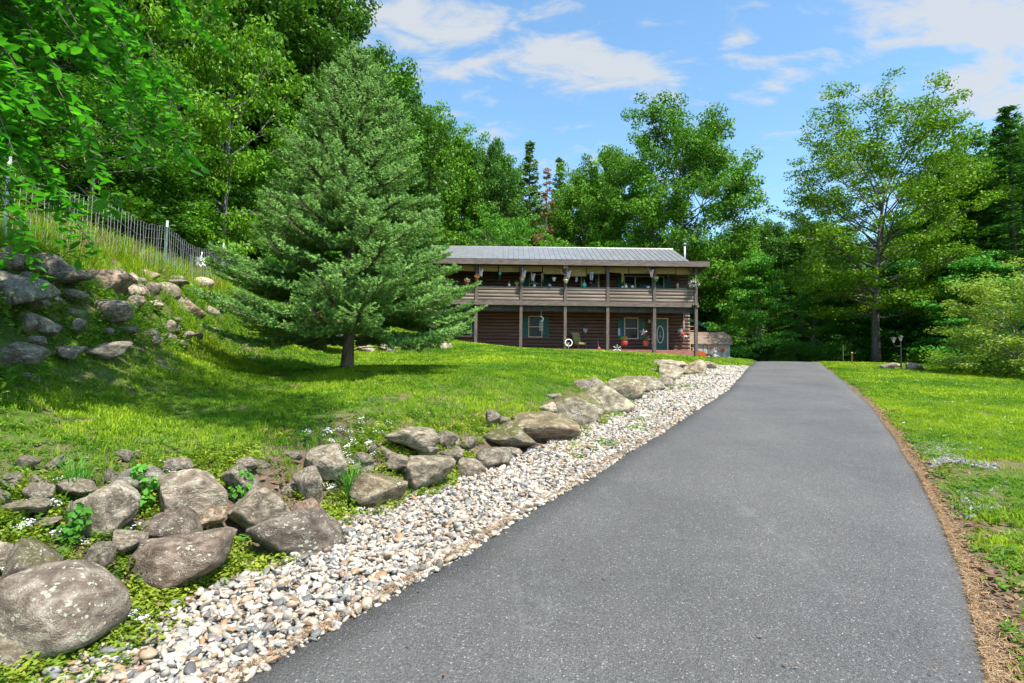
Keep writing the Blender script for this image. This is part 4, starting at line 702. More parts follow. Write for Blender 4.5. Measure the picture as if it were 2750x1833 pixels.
RLAB = dict(a='dark lichen blotched boulder under a mat of stonecrop at the gravel edge', b='largest smooth grey brown boulder lying at the edge of the pebbles', c='pale flat faced boulder beside a vine with a shadowed underside', d='biggest tan grey boulder of the front group with an overhanging face',
 e='rounded grey boulder sitting behind the flat faced pale boulder', g='reddish brown lichened stone right behind the biggest tan boulder', i='tilted dark brown oval stone with round pale lichen spots', j='broad brown boulder under the tilted lichen spotted stone', k='small tan wedge of rock propped against the biggest tan boulder',
 l='grey tan boulder with lichen leaning towards the long dark slab', m='small reddish brown rock on top of the long dark slab', n='long dark lichen spotted slab lying against the pebbles', o='blocky lichened rock behind the small reddish rock', p='lichen freckled dark boulder at the lawn edge above the blocky rock', q='flat pale lichened stone below the flat faced boulder', r='small rounded grey stone beside the largest smooth boulder',
 C='broad lichened boulder topping the stacked stones at the lawn edge', I='large blocky lichen covered boulder at the base of the stacked stones', K='slanting ridged rock beside the base of the stacked stones', L='wide flat boulder topped with soil and pine needles', M='moss covered boulder beside the undercut pinkish boulder', N='undercut pinkish brown boulder between two mossy boulders', O='small upright pointed rock standing on the lawn edge', Q='small whitish rock lying on top of the undercut pinkish boulder', R='big mossy boulder with dark green cap in the edging row', S='pale grey long boulder beside the big mossy boulder', T='mossy ridged boulder further up the edging row', U='low dark boulder with moss end in the edging row', Z2='tall pale boulder near the far end of the edging row', Y='broad pale boulder near the far end of the edging row', X='lichened boulder below the broad pale boulder of the row',
 h4='long dark boulder lying along the top of the hillside bank', h5='large brown flat faced boulder tilted on top of the hillside bank', h11='rounded grey boulder with pale speckles on the hillside bank', h12='huge shaded grey slab set in the hillside bank', h14='smooth tan boulder low on the sunny end of the bank', h28='round whitish boulder at the top end of the bank', h20='jagged shaded rock at the foot of the bank', h22='broad pale flecked rock at the foot of the bank', h8='flat topped brown boulder below the fence post', h13='dark shaded boulder half hidden by bank weeds', h7='pale rounded stone between brown boulders on the bank top')
TINT = dict(a=(.75, .72, .7, .4), b=(1., .96, .93, 1), c=(1.35, 1.32, 1.25, 1), d=(1.3, 1.25, 1.15, 1), e=(.95, .97, 1., 1), i=(.72, .66, .64, 1), j=(.85, .76, .7, 1), k=(1.5, 1.3, 1.05, 1), l=(1.15, 1.1, 1., 1), m=(1.1, .85, .72, 1), n=(.7, .66, .64, 1), M=(1, 1, .9, .05), N=(1.1, .95, .85, .5), R=(1., 1, .9, .0), S=(1.35, 1.35, 1.2, .6), T=(1.15, 1.1, .95, .25), U=(1, 1, .9, .4), L=(1., .9, .75, .5), I=(1.1, 1.08, .98, .8), C=(1.2, 1.18, 1.05, .8), Q=(1.9, 1.9, 1.85, 1), Y=(1.5, 1.45, 1.3, .9), Z2=(1.6, 1.5, 1.25, .8), X=(1.3, 1.3, 1.15, .8), h28=(2.1, 2., 1.85, 1), h7=(2., 1.95, 1.85, 1), h9=(1.7, 1.65, 1.5, 1), h15=(1.9, 1.9, 1.75, 1), h5=(1.05, .85, .72, 1), h8=(1.25, 1.05, .85, 1), h11=(1.1, 1.05, 1., 1), h14=(1.3, 1.15, 1., 1), h4=(.85, .83, .85, 1), h12=(.9, .92, .92, 1))
SHORT = dict(a='stonecrop covered dark boulder', b='largest smooth boulder', c='pale flat faced boulder', d='biggest tan boulder', e='rounded grey boulder', g='reddish lichened stone', i='tilted lichen spotted stone', j='broad brown boulder', k='tan wedge rock', l='leaning grey tan boulder', m='small reddish rock', n='long dark slab', o='blocky lichened rock', p='freckled dark boulder', q='flat pale stone', r='small rounded grey stone',
 C='broad lichened boulder topping the stack', I='large blocky boulder', K='slanting ridged rock', L='flat soil topped boulder', M='moss covered boulder', N='undercut pinkish boulder', O='upright pointed rock', Q='small whitish rock', R='big mossy boulder', S='pale grey long boulder', T='mossy ridged boulder', U='low dark boulder', Z2='tall pale boulder', Y='broad pale boulder', X='lichened far boulder',
 h4='long dark boulder', h5='large brown flat faced boulder', h11='rounded speckled boulder', h12='huge shaded grey slab', h14='smooth tan boulder', h28='round whitish boulder', h20='jagged shaded rock', h22='pale flecked rock at the bank foot', h8='flat topped brown boulder', h13='dark weed covered boulder', h7='pale rounded stone')
ROUND = {'e', 'f', 'b', 'h11', 'h28', 'h', 'r'}
fr_ = random.Random(77)
for k in range(34):
    y = fr_.uniform(2.6, 24) if k > 12 else fr_.uniform(2.8, 8); s_ = fr_.uniform(.15, .95); x = float(interp(GRAV_L, y)) - s_ / .88; q = fr_.uniform(.07, .15) * (1 if y < 8 else 1.5); (FRONT if y < 5.4 else EDGE).append(('z%d' % k, x, y, float(ground(x, y)[0]) + q * .35, q * 1.2, q * .8))
for k in range(46):
    y = fr_.uniform(5.5, 17); f0 = float(np.interp(y, [2, 4.5, 7, 8.5, 10.5, 13, 15, 18], [-3.6, -4.6, -5.55, -5.5, -6.1, -7.2, -7.6, -8.2])); x = f0 - fr_.uniform(.1, 1.75); q = fr_.uniform(.07, .2); HILL.append(('z%d' % k, x, y, float(ground(x, y)[0]) + q * .3, q * 1.25, q * .8))
for grp, rows, gl, small in (('f', FRONT, 'boulders bordering the pebbles in the foreground', 'small weathered stone beside the'), ('e', EDGE, 'row of boulders edging lawn and pebble strip', 'smaller lichened stone next to the'), ('h', HILL, 'boulders on the hillside bank below the wire fence', 'half buried bank stone near the')):
    for i, (n, x, y, z, sx, sz) in enumerate(rows):
        px = sx / max(y, 1); me = rockmesh(100 + i * 3 + len(gl) * 7, 4 if px > .02 else 3, n in ROUND)
        sy = sx * (.66 + .2 * ((i * 37) % 10) / 10); th = math.atan2(1.65 - z, y); sz = math.sqrt(max(sz * sz - (sy * math.sin(th)) ** 2, (.5 * sz) ** 2)) / math.cos(th)
        o = put('boulder', me, None, None, (x, y + .02, z - .02), (0, 0, 0), (sx * (1.18 if grp == 'h' else 1.14 if y > 8 else .97), sy, sz * (1.18 if grp == 'h' or y > 8 else 1.))); ti = TINT.get(n)
        if ti is None: q = .85 + .4 * ((i * 53) % 17) / 17; ti = (q * 1.03, q, q * .95, .75 if grp != 'h' else 1)
        o.color = ti; lab = RLAB.get(n)
        if lab is None:
            nb_ = min((q for q in rows if q[0] in RLAB), key=lambda q: (q[1] - x) ** 2 + (q[2] - y) ** 2)[0]; lab = small + ' ' + SHORT[nb_]
        tag(o, lab, 'boulder', gl)

# ------------------------------------------------------------------ log house
HO = (4., 41., 3.3)
M_LOG = noisy('stained_log', (.066, .034, .026), (.145, .08, .06), 5, .62, .35, (.6, 4, 4), spec=.35)
M_RAILLOG = noisy('weathered_log', (.12, .088, .068), (.27, .205, .165), 4, .75, .35, (.5, 4, 5))
M_BEAM = noisy('brown_beam', (.10, .072, .06), (.185, .142, .12), 4, .7, .3, (.6, 3, 3))
M_POST = noisy('post_wood', (.085, .062, .052), (.165, .125, .105), 5, .7, .3, (3, 3, .6))
M_DARK = noisy('dark_stain', (.035, .03, .03), (.06, .052, .05), 4, .7, .1)
M_GREYB = noisy('grey_beam', (.055, .055, .062), (.095, .092, .098), 3, .7, .15)
M_METAL = noisy('grey_metal_roof', (.235, .238, .245), (.29, .293, .30), 1.5, .38, .05, metal=.35, spec=.5)
M_PORCH = noisy('red_porch_paint', (.24, .09, .065), (.36, .15, .115), 5, .7, .2, (.5, 3, 3))
M_TRIM = noisy('tan_trim', (.46, .39, .31), (.60, .53, .44), 6, .6, .1)
M_SHUT = noisy('green_shutter', (.015, .075, .065), (.03, .12, .10), 5, .5, .1)
M_SHADE = noisy('bamboo_shade', (.25, .16, .065), (.42, .29, .13), 9, .8, .4, (.4, 1, 14))
M_WHITE = flat('white_paint', (.78, .77, .74), .5); M_RED = flat('red_paint', (.55, .05, .04), .5); M_BLACK = flat('black_metal', (.025, .025, .027), .45); M_STEEL = noisy('steel', (.42, .42, .42), (.62, .62, .62), 5, .35, .05, metal=.8)
M_GREEN = flat('green_paint', (.05, .28, .12), .5); M_TEAL = flat('teal_glaze', (.06, .45, .45), .3); M_BLUE = flat('blue_paint', (.06, .14, .5), .5); M_YEL = flat('yellow_paint', (.65, .5, .07), .5); M_ORANGE = flat('orange_paint', (.72, .13, .03), .45); M_PINK = flat('terracotta', (.52, .12, .07), .7); M_GREY = flat('grey_plastic', (.32, .35, .37), .5); M_WOODL = noisy('pale_wood', (.42, .28, .14), (.62, .45, .26), 6, .7, .2, (1, 1, .3)); M_CUSH = noisy('green_cushion', (.17, .16, .05), (.29, .27, .10), 8, .9, .2)
M_OLFOL = leafmat('pot_foliage', (.06, .16, .02), (.18, .32, .05), .35)
m, t, b = newmat('window_glass'); b.inputs['Base Color'].default_value = (.03, .035, .032, 1); b.inputs['Roughness'].default_value = .08; b.inputs['Specular IOR Level'].default_value = .12; bump(t, b, tnoise(t, coords(t), 1.3, 2), .05, .05); M_GLASS = m
m, t, b = newmat('striped_cloth'); wv = nd(t, 'ShaderNodeTexWave'); wv.bands_direction = 'X'; wv.inputs['Scale'].default_value = 7; lk(t, coords(t, 'Object', rnd=False), wv.inputs['Vector'])
lk(t, ramp(t, wv.outputs[0], [(.42, (.58, .05, .06)), (.55, (.8, .78, .75))]), b.inputs['Base Color']); b.inputs['Roughness'].default_value = .85; M_FLAG = m

H = thing('log_house', HO, 'two storey brown log house with full width deck and grey metal roof', 'house')
def hb(): return MB(HO)
def hp(mb, name, mat, parent=H, **k): return mb.put(name, mat, parent, **k)
POSTS = [-5.6, -2.52, .6, 3.67, 6.62, 9.86, 12.75]
wallb = hp(hb().box(-5.55, 13.0, 41.47, 46.2, 2.6, 9.55), 'wall', M_DARK)
lm = MB(); pr = [(-.085 * math.cos(rad(a)), .128 * math.sin(rad(a))) for a in range(-90, 91, 30)]; n = len(pr)
lm.add([(x, y, z) for x in (-.5, .5) for y, z in pr], [tuple(range(n)), tuple(range(n, 2 * n))[::-1]] + [(i, i + 1, i + 1 + n, i + n) for i in range(n - 1)] + [(0, n, 2 * n - 1, n - 1)]); LOG = lm.mesh('log'); LOG.materials.append(M_LOG)
for p in LOG.polygons: p.use_smooth = True
LOGR = LOG.copy(); LOGR.materials.clear(); LOGR.materials.append(M_RAILLOG)
OPEN = [(-4.05, -2.99, 4.5, 6.02), (1.19, 2.23, 4.5, 6.09), (8.26, 9.29, 4.48, 6.06), (10.28, 11.56, 3.5, 6.15), (1.2, 2.17, 7.8, 9.2), (5.02, 6.42, 6.7, 9.35), (8.23, 11.21, 7.75, 9.17)]
def runs(z, x0, x1):
    cur = [(x0, x1)]
    for a, b_, c, d in OPEN:
        if c < z < d:
            nx_ = []
            for p, q in cur:
                if b_ <= p or a >= q: nx_.append((p, q)); continue
                if a > p: nx_.append((p, a))
                if b_ < q: nx_.append((b_, q))
            cur = nx_
    return [c for c in cur if c[1] - c[0] > .05]
z = 3.7
while z < 9.4:
    for p, q in runs(z, -5.55, 12.98): put('log', LOG, None, wallb, ((p + q) / 2 - HO[0], 41.47 - HO[1], z - HO[2]), (RNG.normal(0, .02), 0, 0), (q - p - .008, 1 + RNG.normal(0, .08), 1.0))
    z += .252
ce = MB(); ce.tube([(0, 0, 0), (.26, 0, 0)], .115, 10); CE = ce.mesh('log_end', True); CE.materials.append(M_RAILLOG); z = 3.7
while z < 9.4: put('log_end', CE, None, wallb, (12.86 - HO[0], 41.52 - HO[1], z - HO[2])); z += .252
# windows
def window(x0, x1, z0, z1, shut=True, mull=(), rail=True):
    fr = hb(); t_ = .06; y0, y1 = 41.33, 41.5
    fr.box(x0 - t_, x0, y0, y1, z0 - t_, z1 + t_).box(x1, x1 + t_, y0, y1, z0 - t_, z1 + t_).box(x0, x1, y0, y1, z1, z1 + t_).box(x0, x1, y0 - .03, y1, z0 - t_, z0)
    o = hp(hb().box(x0, x1, 41.455, 41.468, z0, z1), 'window', M_GLASS); hp(fr, 'frame', M_TRIM, o)
    if rail: hp(hb().box(x0, x1, 41.40, 41.45, (z0 + z1) / 2 - .025, (z0 + z1) / 2 + .025), 'sash_rail', M_TRIM, o)
    for mx_ in mull: hp(hb().box(mx_ - .05, mx_ + .05, 41.38, 41.45, z0, z1), 'mullion', M_TRIM, o)
    if shut:
        for a in (x0 - .52, x1 + .10):
            sh = hb().box(a, a + .42, 41.345, 41.385, z0 - .02, z1 + .02)
            for zz in np.linspace(z0 + .1, z1 - .14, 14): sh.hexa([(a + .06, 41.325, zz), (a + .36, 41.325, zz), (a + .36, 41.345, zz), (a + .06, 41.345, zz), (a + .06, 41.338, zz + .06), (a + .36, 41.338, zz + .06), (a + .36, 41.345, zz + .06), (a + .06, 41.345, zz + .06)])
            hp(sh, 'shutter', M_SHUT, o)
    return o
window(-3.99, -3.05, 4.56, 5.96); window(1.25, 2.17, 4.56, 6.03); window(8.32, 9.23, 4.54, 6.0); window(1.26, 2.11, 7.86, 9.14); window(8.29, 11.15, 7.8, 9.1, True, (9.08, 10.35), False)
def entry(x0, x1, z0, z1, oval):
    o = hp(hb().box(x0, x1, 41.39, 41.44, z0, z1), 'door', M_SHUT)
    hp(hb().box(x0 - .1, x0, 41.33, 41.5, z0, z1 + .09).box(x1, x1 + .1, 41.33, 41.5, z0, z1 + .09).box(x0, x1, 41.33, 41.5, z1, z1 + .09), 'frame', M_TRIM, o)
    cx_, cz_ = (x0 + x1) / 2, z0 + 1.22
    if oval:
        rg = hb(); pts = [(cx_ + .235 * math.cos(a), 41.375, cz_ + .62 * math.sin(a)) for a in np.linspace(0, 2 * math.pi, 29)]; rg.tube(pts, .035, 6, False); hp(rg, 'oval_trim', M_WHITE, o, smooth=True)
        hp(hb().prism([(cx_ + .235 * math.cos(a), cz_ + .62 * math.sin(a)) for a in np.linspace(0, 2 * math.pi, 28, endpoint=False)], 41.372, 41.385), 'pane', M_GLASS, o)
        st_ = hb()
        for a in range(4): st_.tube([(cx_ + .0, 41.366, cz_), (cx_ + .1 * math.cos(a * 1.571 + .785), 41.366, cz_ + .3 * math.sin(a * 1.571 + .785))], .012, 5)
        st_.tube([(cx_, 41.366, cz_ - .4), (cx_, 41.366, cz_ + .4)], .012, 5); hp(st_, 'leaded_pattern', M_STEEL, o)
        for zz in (z0 + .12, z0 + 1.95): hp(hb().box(x0 + .14, x1 - .14, 41.375, 41.392, zz, zz + .1), 'door_panel', M_SHUT, o)
        hp(hb().ball((x0 + .1, 41.35, z0 + 1.02), .045), 'handle', M_STEEL, o, smooth=True)
    else:
        hp(hb().box(x0 + .22, x1 - .22, 41.37, 41.392, z0 + .9, z1 - .18), 'pane', M_GLASS, o); hp(hb().ball((x1 - .12, 41.35, z0 + 1.0), .045), 'handle', M_STEEL, o, smooth=True)
entry(10.42, 11.40, 3.62, 5.98, True); entry(5.13, 6.31, 6.77, 9.23, False)
# porch, posts, deck
hp(hb().box(-5.7, 12.86, 38.98, 41.36, 3.44, 3.58), 'porch_floor', M_PORCH)
for a, b_ in zip(POSTS[:-1], POSTS[1:]): hp(hb().box(a + .12, b_ - .12, 38.93, 38.975, 3.08, 3.56), 'skirt_board', M_PORCH)
for i, x in enumerate(POSTS):
    po = hp(hb().box(x - .1, x + .1, 38.84, 39.06, 2.9, 9.36), 'post', M_POST)
    sd = 1 if i < 6 else -1; hp(hb().hexa([(x + sd * .1, 38.9, 8.75), (x + sd * .1, 39.0, 8.75), (x + sd * .1, 39.0, 8.9), (x + sd * .1, 38.9, 8.9), (x + sd * .45, 38.9, 9.3), (x + sd * .45, 39.0, 9.3), (x + sd * .55, 39.0, 9.3), (x + sd * .55, 38.9, 9.3)]), 'brace', M_POST, po) if i in (6,) else None
hp(hb().box(-5.7, 12.86, 39.07, 41.36, 6.6, 6.75), 'deck_floor', M_BEAM)
hp(hb().box(-5.85, 12.9, 38.78, 38.835, 6.56, 6.88), 'rim_board', M_BEAM)
hp(hb().box(-5.7, 12.8, 39.3, 39.48, 6.22, 6.595), 'support_beam', M_GREYB)
rl = hp(hb().box(-5.6, 12.8, 38.93, 39.05, 7.842, 7.885), 'railing', M_RAILLOG)
for a, b_ in zip(POSTS[:-1], POSTS[1:]):
    for k in range(4): put('log', LOGR, None, rl, ((a + b_) / 2 - HO[0], 38.985 - HO[1], 7.0 + k * .242 - HO[2]), (RNG.normal(0, .03), 0, 0), (b_ - a - .21, .9, .96))
# roof: deck, standing-seam sheets, ridge cap, fascia
y0, z0, y1, z1 = 38.34, 9.70, 42.3, 11.42
rf = hp(hb().hexa([(-6.2, y0, z0 - .12), (12.12, y0, z0 - .12), (12.12, y1, z1 - .12), (-6.2, y1, z1 - .12), (-6.2, y0, z0 - .02), (12.12, y0, z0 - .02), (12.12, y1, z1 - .02), (-6.2, y1, z1 - .02)])
        .hexa([(-6.2, y1 + .003, z1 - .12), (12.12, y1 + .003, z1 - .12), (12.12, 46.6, 9.55), (-6.2, 46.6, 9.55), (-6.2, y1 + .003, z1 - .02), (12.12, y1 + .003, z1 - .02), (12.12, 46.6, 9.65), (-6.2, 46.6, 9.65)]), 'roof', M_METAL)
pm = MB(); pw_ = .366; sl = math.hypot(y1 - y0, z1 - z0)
pm.add([(0, 0, .0), (.012, 0, .032), (.035, 0, .032), (.047, 0, 0), (pw_ / 2 - .01, 0, .0), (pw_ / 2, 0, .008), (pw_ / 2 + .01, 0, 0), (pw_ - .003, 0, 0)] + [(0, sl, .0), (.012, sl, .032), (.035, sl, .032), (.047, sl, 0), (pw_ / 2 - .01, sl, .0), (pw_ / 2, sl, .008), (pw_ / 2 + .01, sl, 0), (pw_ - .003, sl, 0)], [(i, i + 1, i + 9, i + 8) for i in range(7)])
PAN = pm.mesh('roof_panel'); PAN.materials.append(M_METAL); ang = math.atan2(z1 - z0, y1 - y0)
for k in range(50): put('roof_panel', PAN, None, rf, (-6.2 + k * pw_ - HO[0], y0 - .05 - HO[1], z0 - .008 - HO[2] + RNG.normal(0, .0012)), (ang, 0, 0))
hp(hb().tube([(-6.2, y1, z1 + .01), (12.14, y1, z1 + .01)], .05, 8), 'ridge_cap', M_METAL, rf)
for k, (a, b_) in enumerate(((-6.35, -2.1), (-2.1, 2.9), (2.9, 8.3), (8.3, 13.5))): hp(hb().box(a, b_ - .006, 38.22, 38.27, 9.29, 9.645), 'fascia_board', M_BEAM)
hp(hb().box(-6.3, 13.48, 38.275, 41.45, 9.37, 9.47), 'soffit', M_DARK)
hp(hb().box(12.14, 13.52, 38.24, 46.4, 9.6, 9.69), 'side_roof', M_DARK); hp(hb().prism([(0, 0), (0, 0), (0, 0)], 0, 0) if False else hb().add([(12.0, 38.6, 9.5), (12.0, 42.3, 11.3), (12.0, 46.2, 9.5), (12.06, 38.6, 9.5), (12.06, 42.3, 11.3), (12.06, 46.2, 9.5)], [(0, 1, 2), (3, 5, 4), (0, 3, 4, 1), (1, 4, 5, 2), (0, 2, 5, 3)]), 'gable_wall', M_DARK)
sp_ = hp(hb().tube([(13.0, 42.2, 9.6), (13.0, 42.2, 11.78)], .085, 12), 'stovepipe', M_STEEL, smooth=True); hp(hb().lathe([(.16, 0), (.16, .05), (.05, .14)], (13.0, 42.2, 11.76), 12), 'cap', M_STEEL, sp_)
# rolled bamboo shades under the eave, each its own length
for a, b_, zb in ((-4.9, -2.65, 9.02), (-2.38, -1.05, 9.0), (-.98, .48, 8.97), (.72, 2.05, 9.02), (2.12, 3.55, 8.86), (3.8, 5.15, 8.72), (5.2, 6.5, 8.93), (6.75, 8.1, 9.0), (8.15, 9.74, 8.98), (9.98, 11.4, 8.97), (11.45, 12.6, 8.95)):
    tl = RNG.normal(0, .035); sh = hb().hexa([(a, 39.12, zb + tl), (b_, 39.12, zb - tl), (b_, 39.15, zb - tl), (a, 39.15, zb + tl), (a, 39.12, 9.36), (b_, 39.12, 9.36), (b_, 39.15, 9.36), (a, 39.15, 9.36)]); q = hp(sh, 'bamboo_shade', M_SHADE)
    hp(hb().tube([(a, 39.135, zb + tl), (b_, 39.135, zb - tl)], .05, 8), 'roll', M_SHADE, q)
fl = hp(hb().box(3.55, 3.79, 38.8, 38.84, 9.24, 9.36), 'floodlight', M_WHITE)
for x in (3.57, 3.76): hp(hb().ball((x, 38.76, 9.24), .085), 'bulb', M_WHITE, fl, smooth=True)
fl = hp(hb().box(12.5, 12.62, 38.70, 38.78, 6.66, 6.76), 'floodlight', M_BLACK)
for x in (12.47, 12.66): hp(hb().ball((x, 38.66, 6.66), .1), 'bulb', M_BLACK, fl, smooth=True)
wl = hp(hb().box(10.0, 10.12, 41.3, 41.37, 5.72, 5.98), 'wall_lamp', M_BLACK); hp(hb().lathe([(.03, 0), (.09, .06), (.1, .2), (.03, .26)], (10.06, 41.2, 5.66), 8), 'shade', M_TRIM, wl)
hp(hb().tube([(10.3, 41.3, 3.6), (10.3, 41.3, 6.08)], .02, 6), 'downpipe', M_WHITE)
hp(hb().tube([(12.63, 41.3, 6.5), (12.64, 41.28, 5.3)], .022, 6), 'drain_pipe', M_WHITE)

# ------------------------------------------------------------------ garage and shed
G = thing('garage', (14.6, 53, 2.4), 'log sided garage with green edged gable roof behind the shed', 'garage')
gb = lambda: MB((14.6, 53, 2.4))
gw = gb().box(10.4, 18.3, 50.15, 58, 2.2, 5.75).put('wall', M_DARK, G)
z = 2.6
while z < 7.0:
    hw = 3.95 if z < 5.7 else 3.95 * max(0, (7.25 - z) / 1.6)
    if hw > .2: put('log', LOG, None, gw, (14.45 - 14.6 + .0, 50.15 - 53, z - 2.4), (0, 0, 0), (hw * 2, 1, 1))
    z += .252
gb().prism([(10.6, 5.75), (18.3, 5.75), (14.45, 7.3)], 50.16, 57.9).put('gable', M_DARK, G)
rf = gb().hexa([(14.45, 49.7, 7.36), (18.9, 49.7, 5.56), (18.9, 58.2, 5.56), (14.45, 58.2, 7.36), (14.45, 49.7, 7.46), (18.9, 49.7, 5.66), (18.9, 58.2, 5.66), (14.45, 58.2, 7.46)]).hexa([(10.0, 49.7, 5.56), (14.447, 49.7, 7.36), (14.447, 58.2, 7.36), (10.0, 58.2, 5.56), (10.0, 49.7, 5.66), (14.447, 49.7, 7.46), (14.447, 58.2, 7.46), (10.0, 58.2, 5.66)]).put('roof', M_SHUT, G)
gb().hexa([(14.45, 49.66, 7.2), (18.95, 49.66, 5.4), (18.95, 49.697, 5.4), (14.45, 49.697, 7.2), (14.45, 49.66, 7.5), (18.95, 49.66, 5.7), (18.95, 49.697, 5.7), (14.45, 49.697, 7.5)]).put('green_trim', M_GREEN, rf)
SO = (14.9, 43.3, 2.5); Sd = thing('garden_shed', SO, 'small beige board shed with brown gambrel shingle roof beside the house', 'shed'); sb = lambda: MB(SO)
M_SIDE = noisy('beige_siding', (.40, .36, .30), (.52, .475, .40), 4, .7, .15, (3, 3, .4)); M_SHIN = noisy('brown_shingle', (.16, .115, .085), (.30, .225, .17), 14, .9, .5)
sw = sb().box(13.5, 16.28, 42.03, 44.8, 2.4, 4.2).put('wall', M_SIDE, Sd)
bd = MB(); bd.box(0, .176, 0, .03, 0, 1.75); BD = bd.mesh('siding_board'); BD.materials.append(M_SIDE)
for k in range(15): put('siding_board', BD, None, sw, (13.5 + k * .1857 - SO[0], 41.998 - SO[1], 2.42 - SO[2]))
prof = [(41.85, 4.18), (42.35, 4.78), (43.4, 5.16), (44.45, 4.78), (44.95, 4.18)]
sb().add([(x, y, z) for x in (13.5, 16.28) for y, z in prof], [(0, 1, 2, 3, 4), (9, 8, 7, 6, 5), (0, 5, 6, 1), (1, 6, 7, 2), (2, 7, 8, 3), (3, 8, 9, 4), (4, 9, 5, 0)]).put('gable', M_SIDE, Sd)
sr = sb().add([(x, y + (0 if i % 2 else 0), z + dz) for dz in (.0, .05) for x in (13.3, 16.46) for i, (y, z) in enumerate(prof)], [(i, i + 1, i + 6, i + 5) for i in range(4)] + [(10 + i, 15 + i, 16 + i, 11 + i) for i in range(4)] + [(i, 10 + i, 11 + i, i + 1) for i in range(4)] + [(5 + i, 6 + i, 16 + i, 15 + i) for i in range(4)] + [(0, 5, 15, 10), (4, 14, 19, 9)]).put('roof', M_SHIN, Sd)
for (ya, za), (yb, zb), nn in ((prof[0], prof[1], 5), (prof[1], prof[2], 6)):
    for k in range(nn):
        u, v_ = k / nn, (k + 1.08) / nn; A = (ya + (yb - ya) * u, za + (zb - za) * u + .075); B_ = (ya + (yb - ya) * v_, za + (zb - za) * v_ + .055)
        sb().hexa([(13.28, A[0], A[1] - .015), (16.48, A[0], A[1] - .015), (16.48, B_[0], B_[1] - .015), (13.28, B_[0], B_[1] - .015), (13.28, A[0], A[1]), (16.48, A[0], A[1]), (16.48, B_[0], B_[1]), (13.28, B_[0], B_[1])]).put('shingle_course', M_SHIN, sr)
# ------------------------------------------------------------------ ornaments and porch things
def foliage(parent, c, r_, n, ln, mat, seed, name='foliage', flatz=.7):
    V, F, T = leafcloud([c], [r_], [n], ln, seed, flatz, .5, .5, .6); return put(name, mesh_np(name, V, F, T), mat, parent)
M_PETR = leafmat('red_petal', (.5, .04, .04), (.75, .12, .08), .3); M_PETW = leafmat('white_petals', (.7, .68, .62), (.85, .82, .8), .3); M_PETP = leafmat('pink_petal', (.6, .15, .25), (.8, .4, .5), .3)
def basket(x, y, z, pot, label, top=9.3, fl=None, fol=True, r_=.17, group=None, seed=1):
    o = thing('hanging_basket', (x, y, z), label, 'hanging basket', group)
    MB().lathe([(r_ * .55, -.2), (r_ * .9, -.02), (r_, 0), (r_, .04), (r_ * .9, .04)], n=12).put('pot', pot, o, smooth=True)
    h = MB()
    for a in range(3): h.tube([(r_ * math.cos(a * 2.1), r_ * math.sin(a * 2.1), .03), (0, 0, .5)], .006, 4)
    h.tube([(0, 0, .5), (0, 0, top - z)], .006, 4); h.put('hanger', M_BLACK, o)
    if fol: foliage(o, (0, 0, .1), r_ * 1.25, 90, .07, M_OLFOL, seed)
    if fl: foliage(o, (0, 0, .14), r_ * 1.3, 60, .055, fl, seed + 5, 'flowers')
    return o
def flag(x, y, z, label, top=9.3, L=.62, tilt=0):
    o = thing('small_flag', (x, y, z), label, 'flag'); MB().tube([(0, 0, -L * .5), (tilt, 0, L * .75)], .012, 5).put('stick', M_WHITE, o)
    v = []; n = 7
    for i in range(n):
        for j in range(5): u = i / (n - 1); v.append((.02 + tilt * .5 + u * .26 * (1 - .35 * j / 4), .05 * math.sin(u * 5 + j), .42 * L - j * .11 * (1 + .3 * u)))
    me = mesh_np('cloth', np.array(v), np.array([(i * 5 + j, (i + 1) * 5 + j, (i + 1) * 5 + j + 1, i * 5 + j + 1) for i in range(n - 1) for j in range(4)])); put('cloth', me, M_FLAG, o)
    MB().box(.02 + tilt * .5, .12 + tilt * .5, -.035, .035, .25 * L, .43 * L).put('canton', M_BLUE, o)
    return o
basket(-2.5, 38.62, 8.42, M_PINK, 'red hanging basket with small flag on the deck post nearest the spruce', fl=M_PETR, seed=1); flag(-2.32, 38.6, 8.75, 'striped flag tucked beside the red basket nearest the spruce')
basket(-3.15, 38.66, 8.1, M_PINK, 'red and white basket half hidden by spruce boughs', 9.3, M_PETW, seed=2)
basket(.64, 38.62, 8.3, M_GREY, 'grey hanging basket with red and white cloth on the deck post', fl=M_PETR, seed=3); flag(.66, 38.62, 8.72, 'striped flag above the grey hanging basket')
basket(2.88, 39.0, 8.5, M_WHITE, 'small empty white hanging basket between two deck posts', fol=False, r_=.14)
basket(3.68, 38.62, 8.3, M_WHITE, 'white basket with flag and antlers on the middle deck post', fl=M_PETR, seed=4); flag(3.74, 38.62, 8.72, 'striped flag standing in the white basket with antlers')
basket(9.9, 38.62, 8.5, M_GREEN, 'green hanging basket with red flowers on the deck post', fl=M_PETR, fol=False, r_=.19, seed=5); flag(9.62, 38.6, 8.86, 'striped flag leaning from the green basket with red flowers', tilt=-.3)
o = basket(12.62, 38.6, 8.25, M_BLACK, 'big basket of trailing white flowers on the deck corner post', fl=M_PETW, r_=.22, seed=6); foliage(o, (-.1, 0, -.1), .42, 160, .08, M_PETW, 9, 'trailing_flowers'); foliage(o, (0, 0, .25), .4, 120, .09, M_OLFOL, 10, 'trailing_leaves')
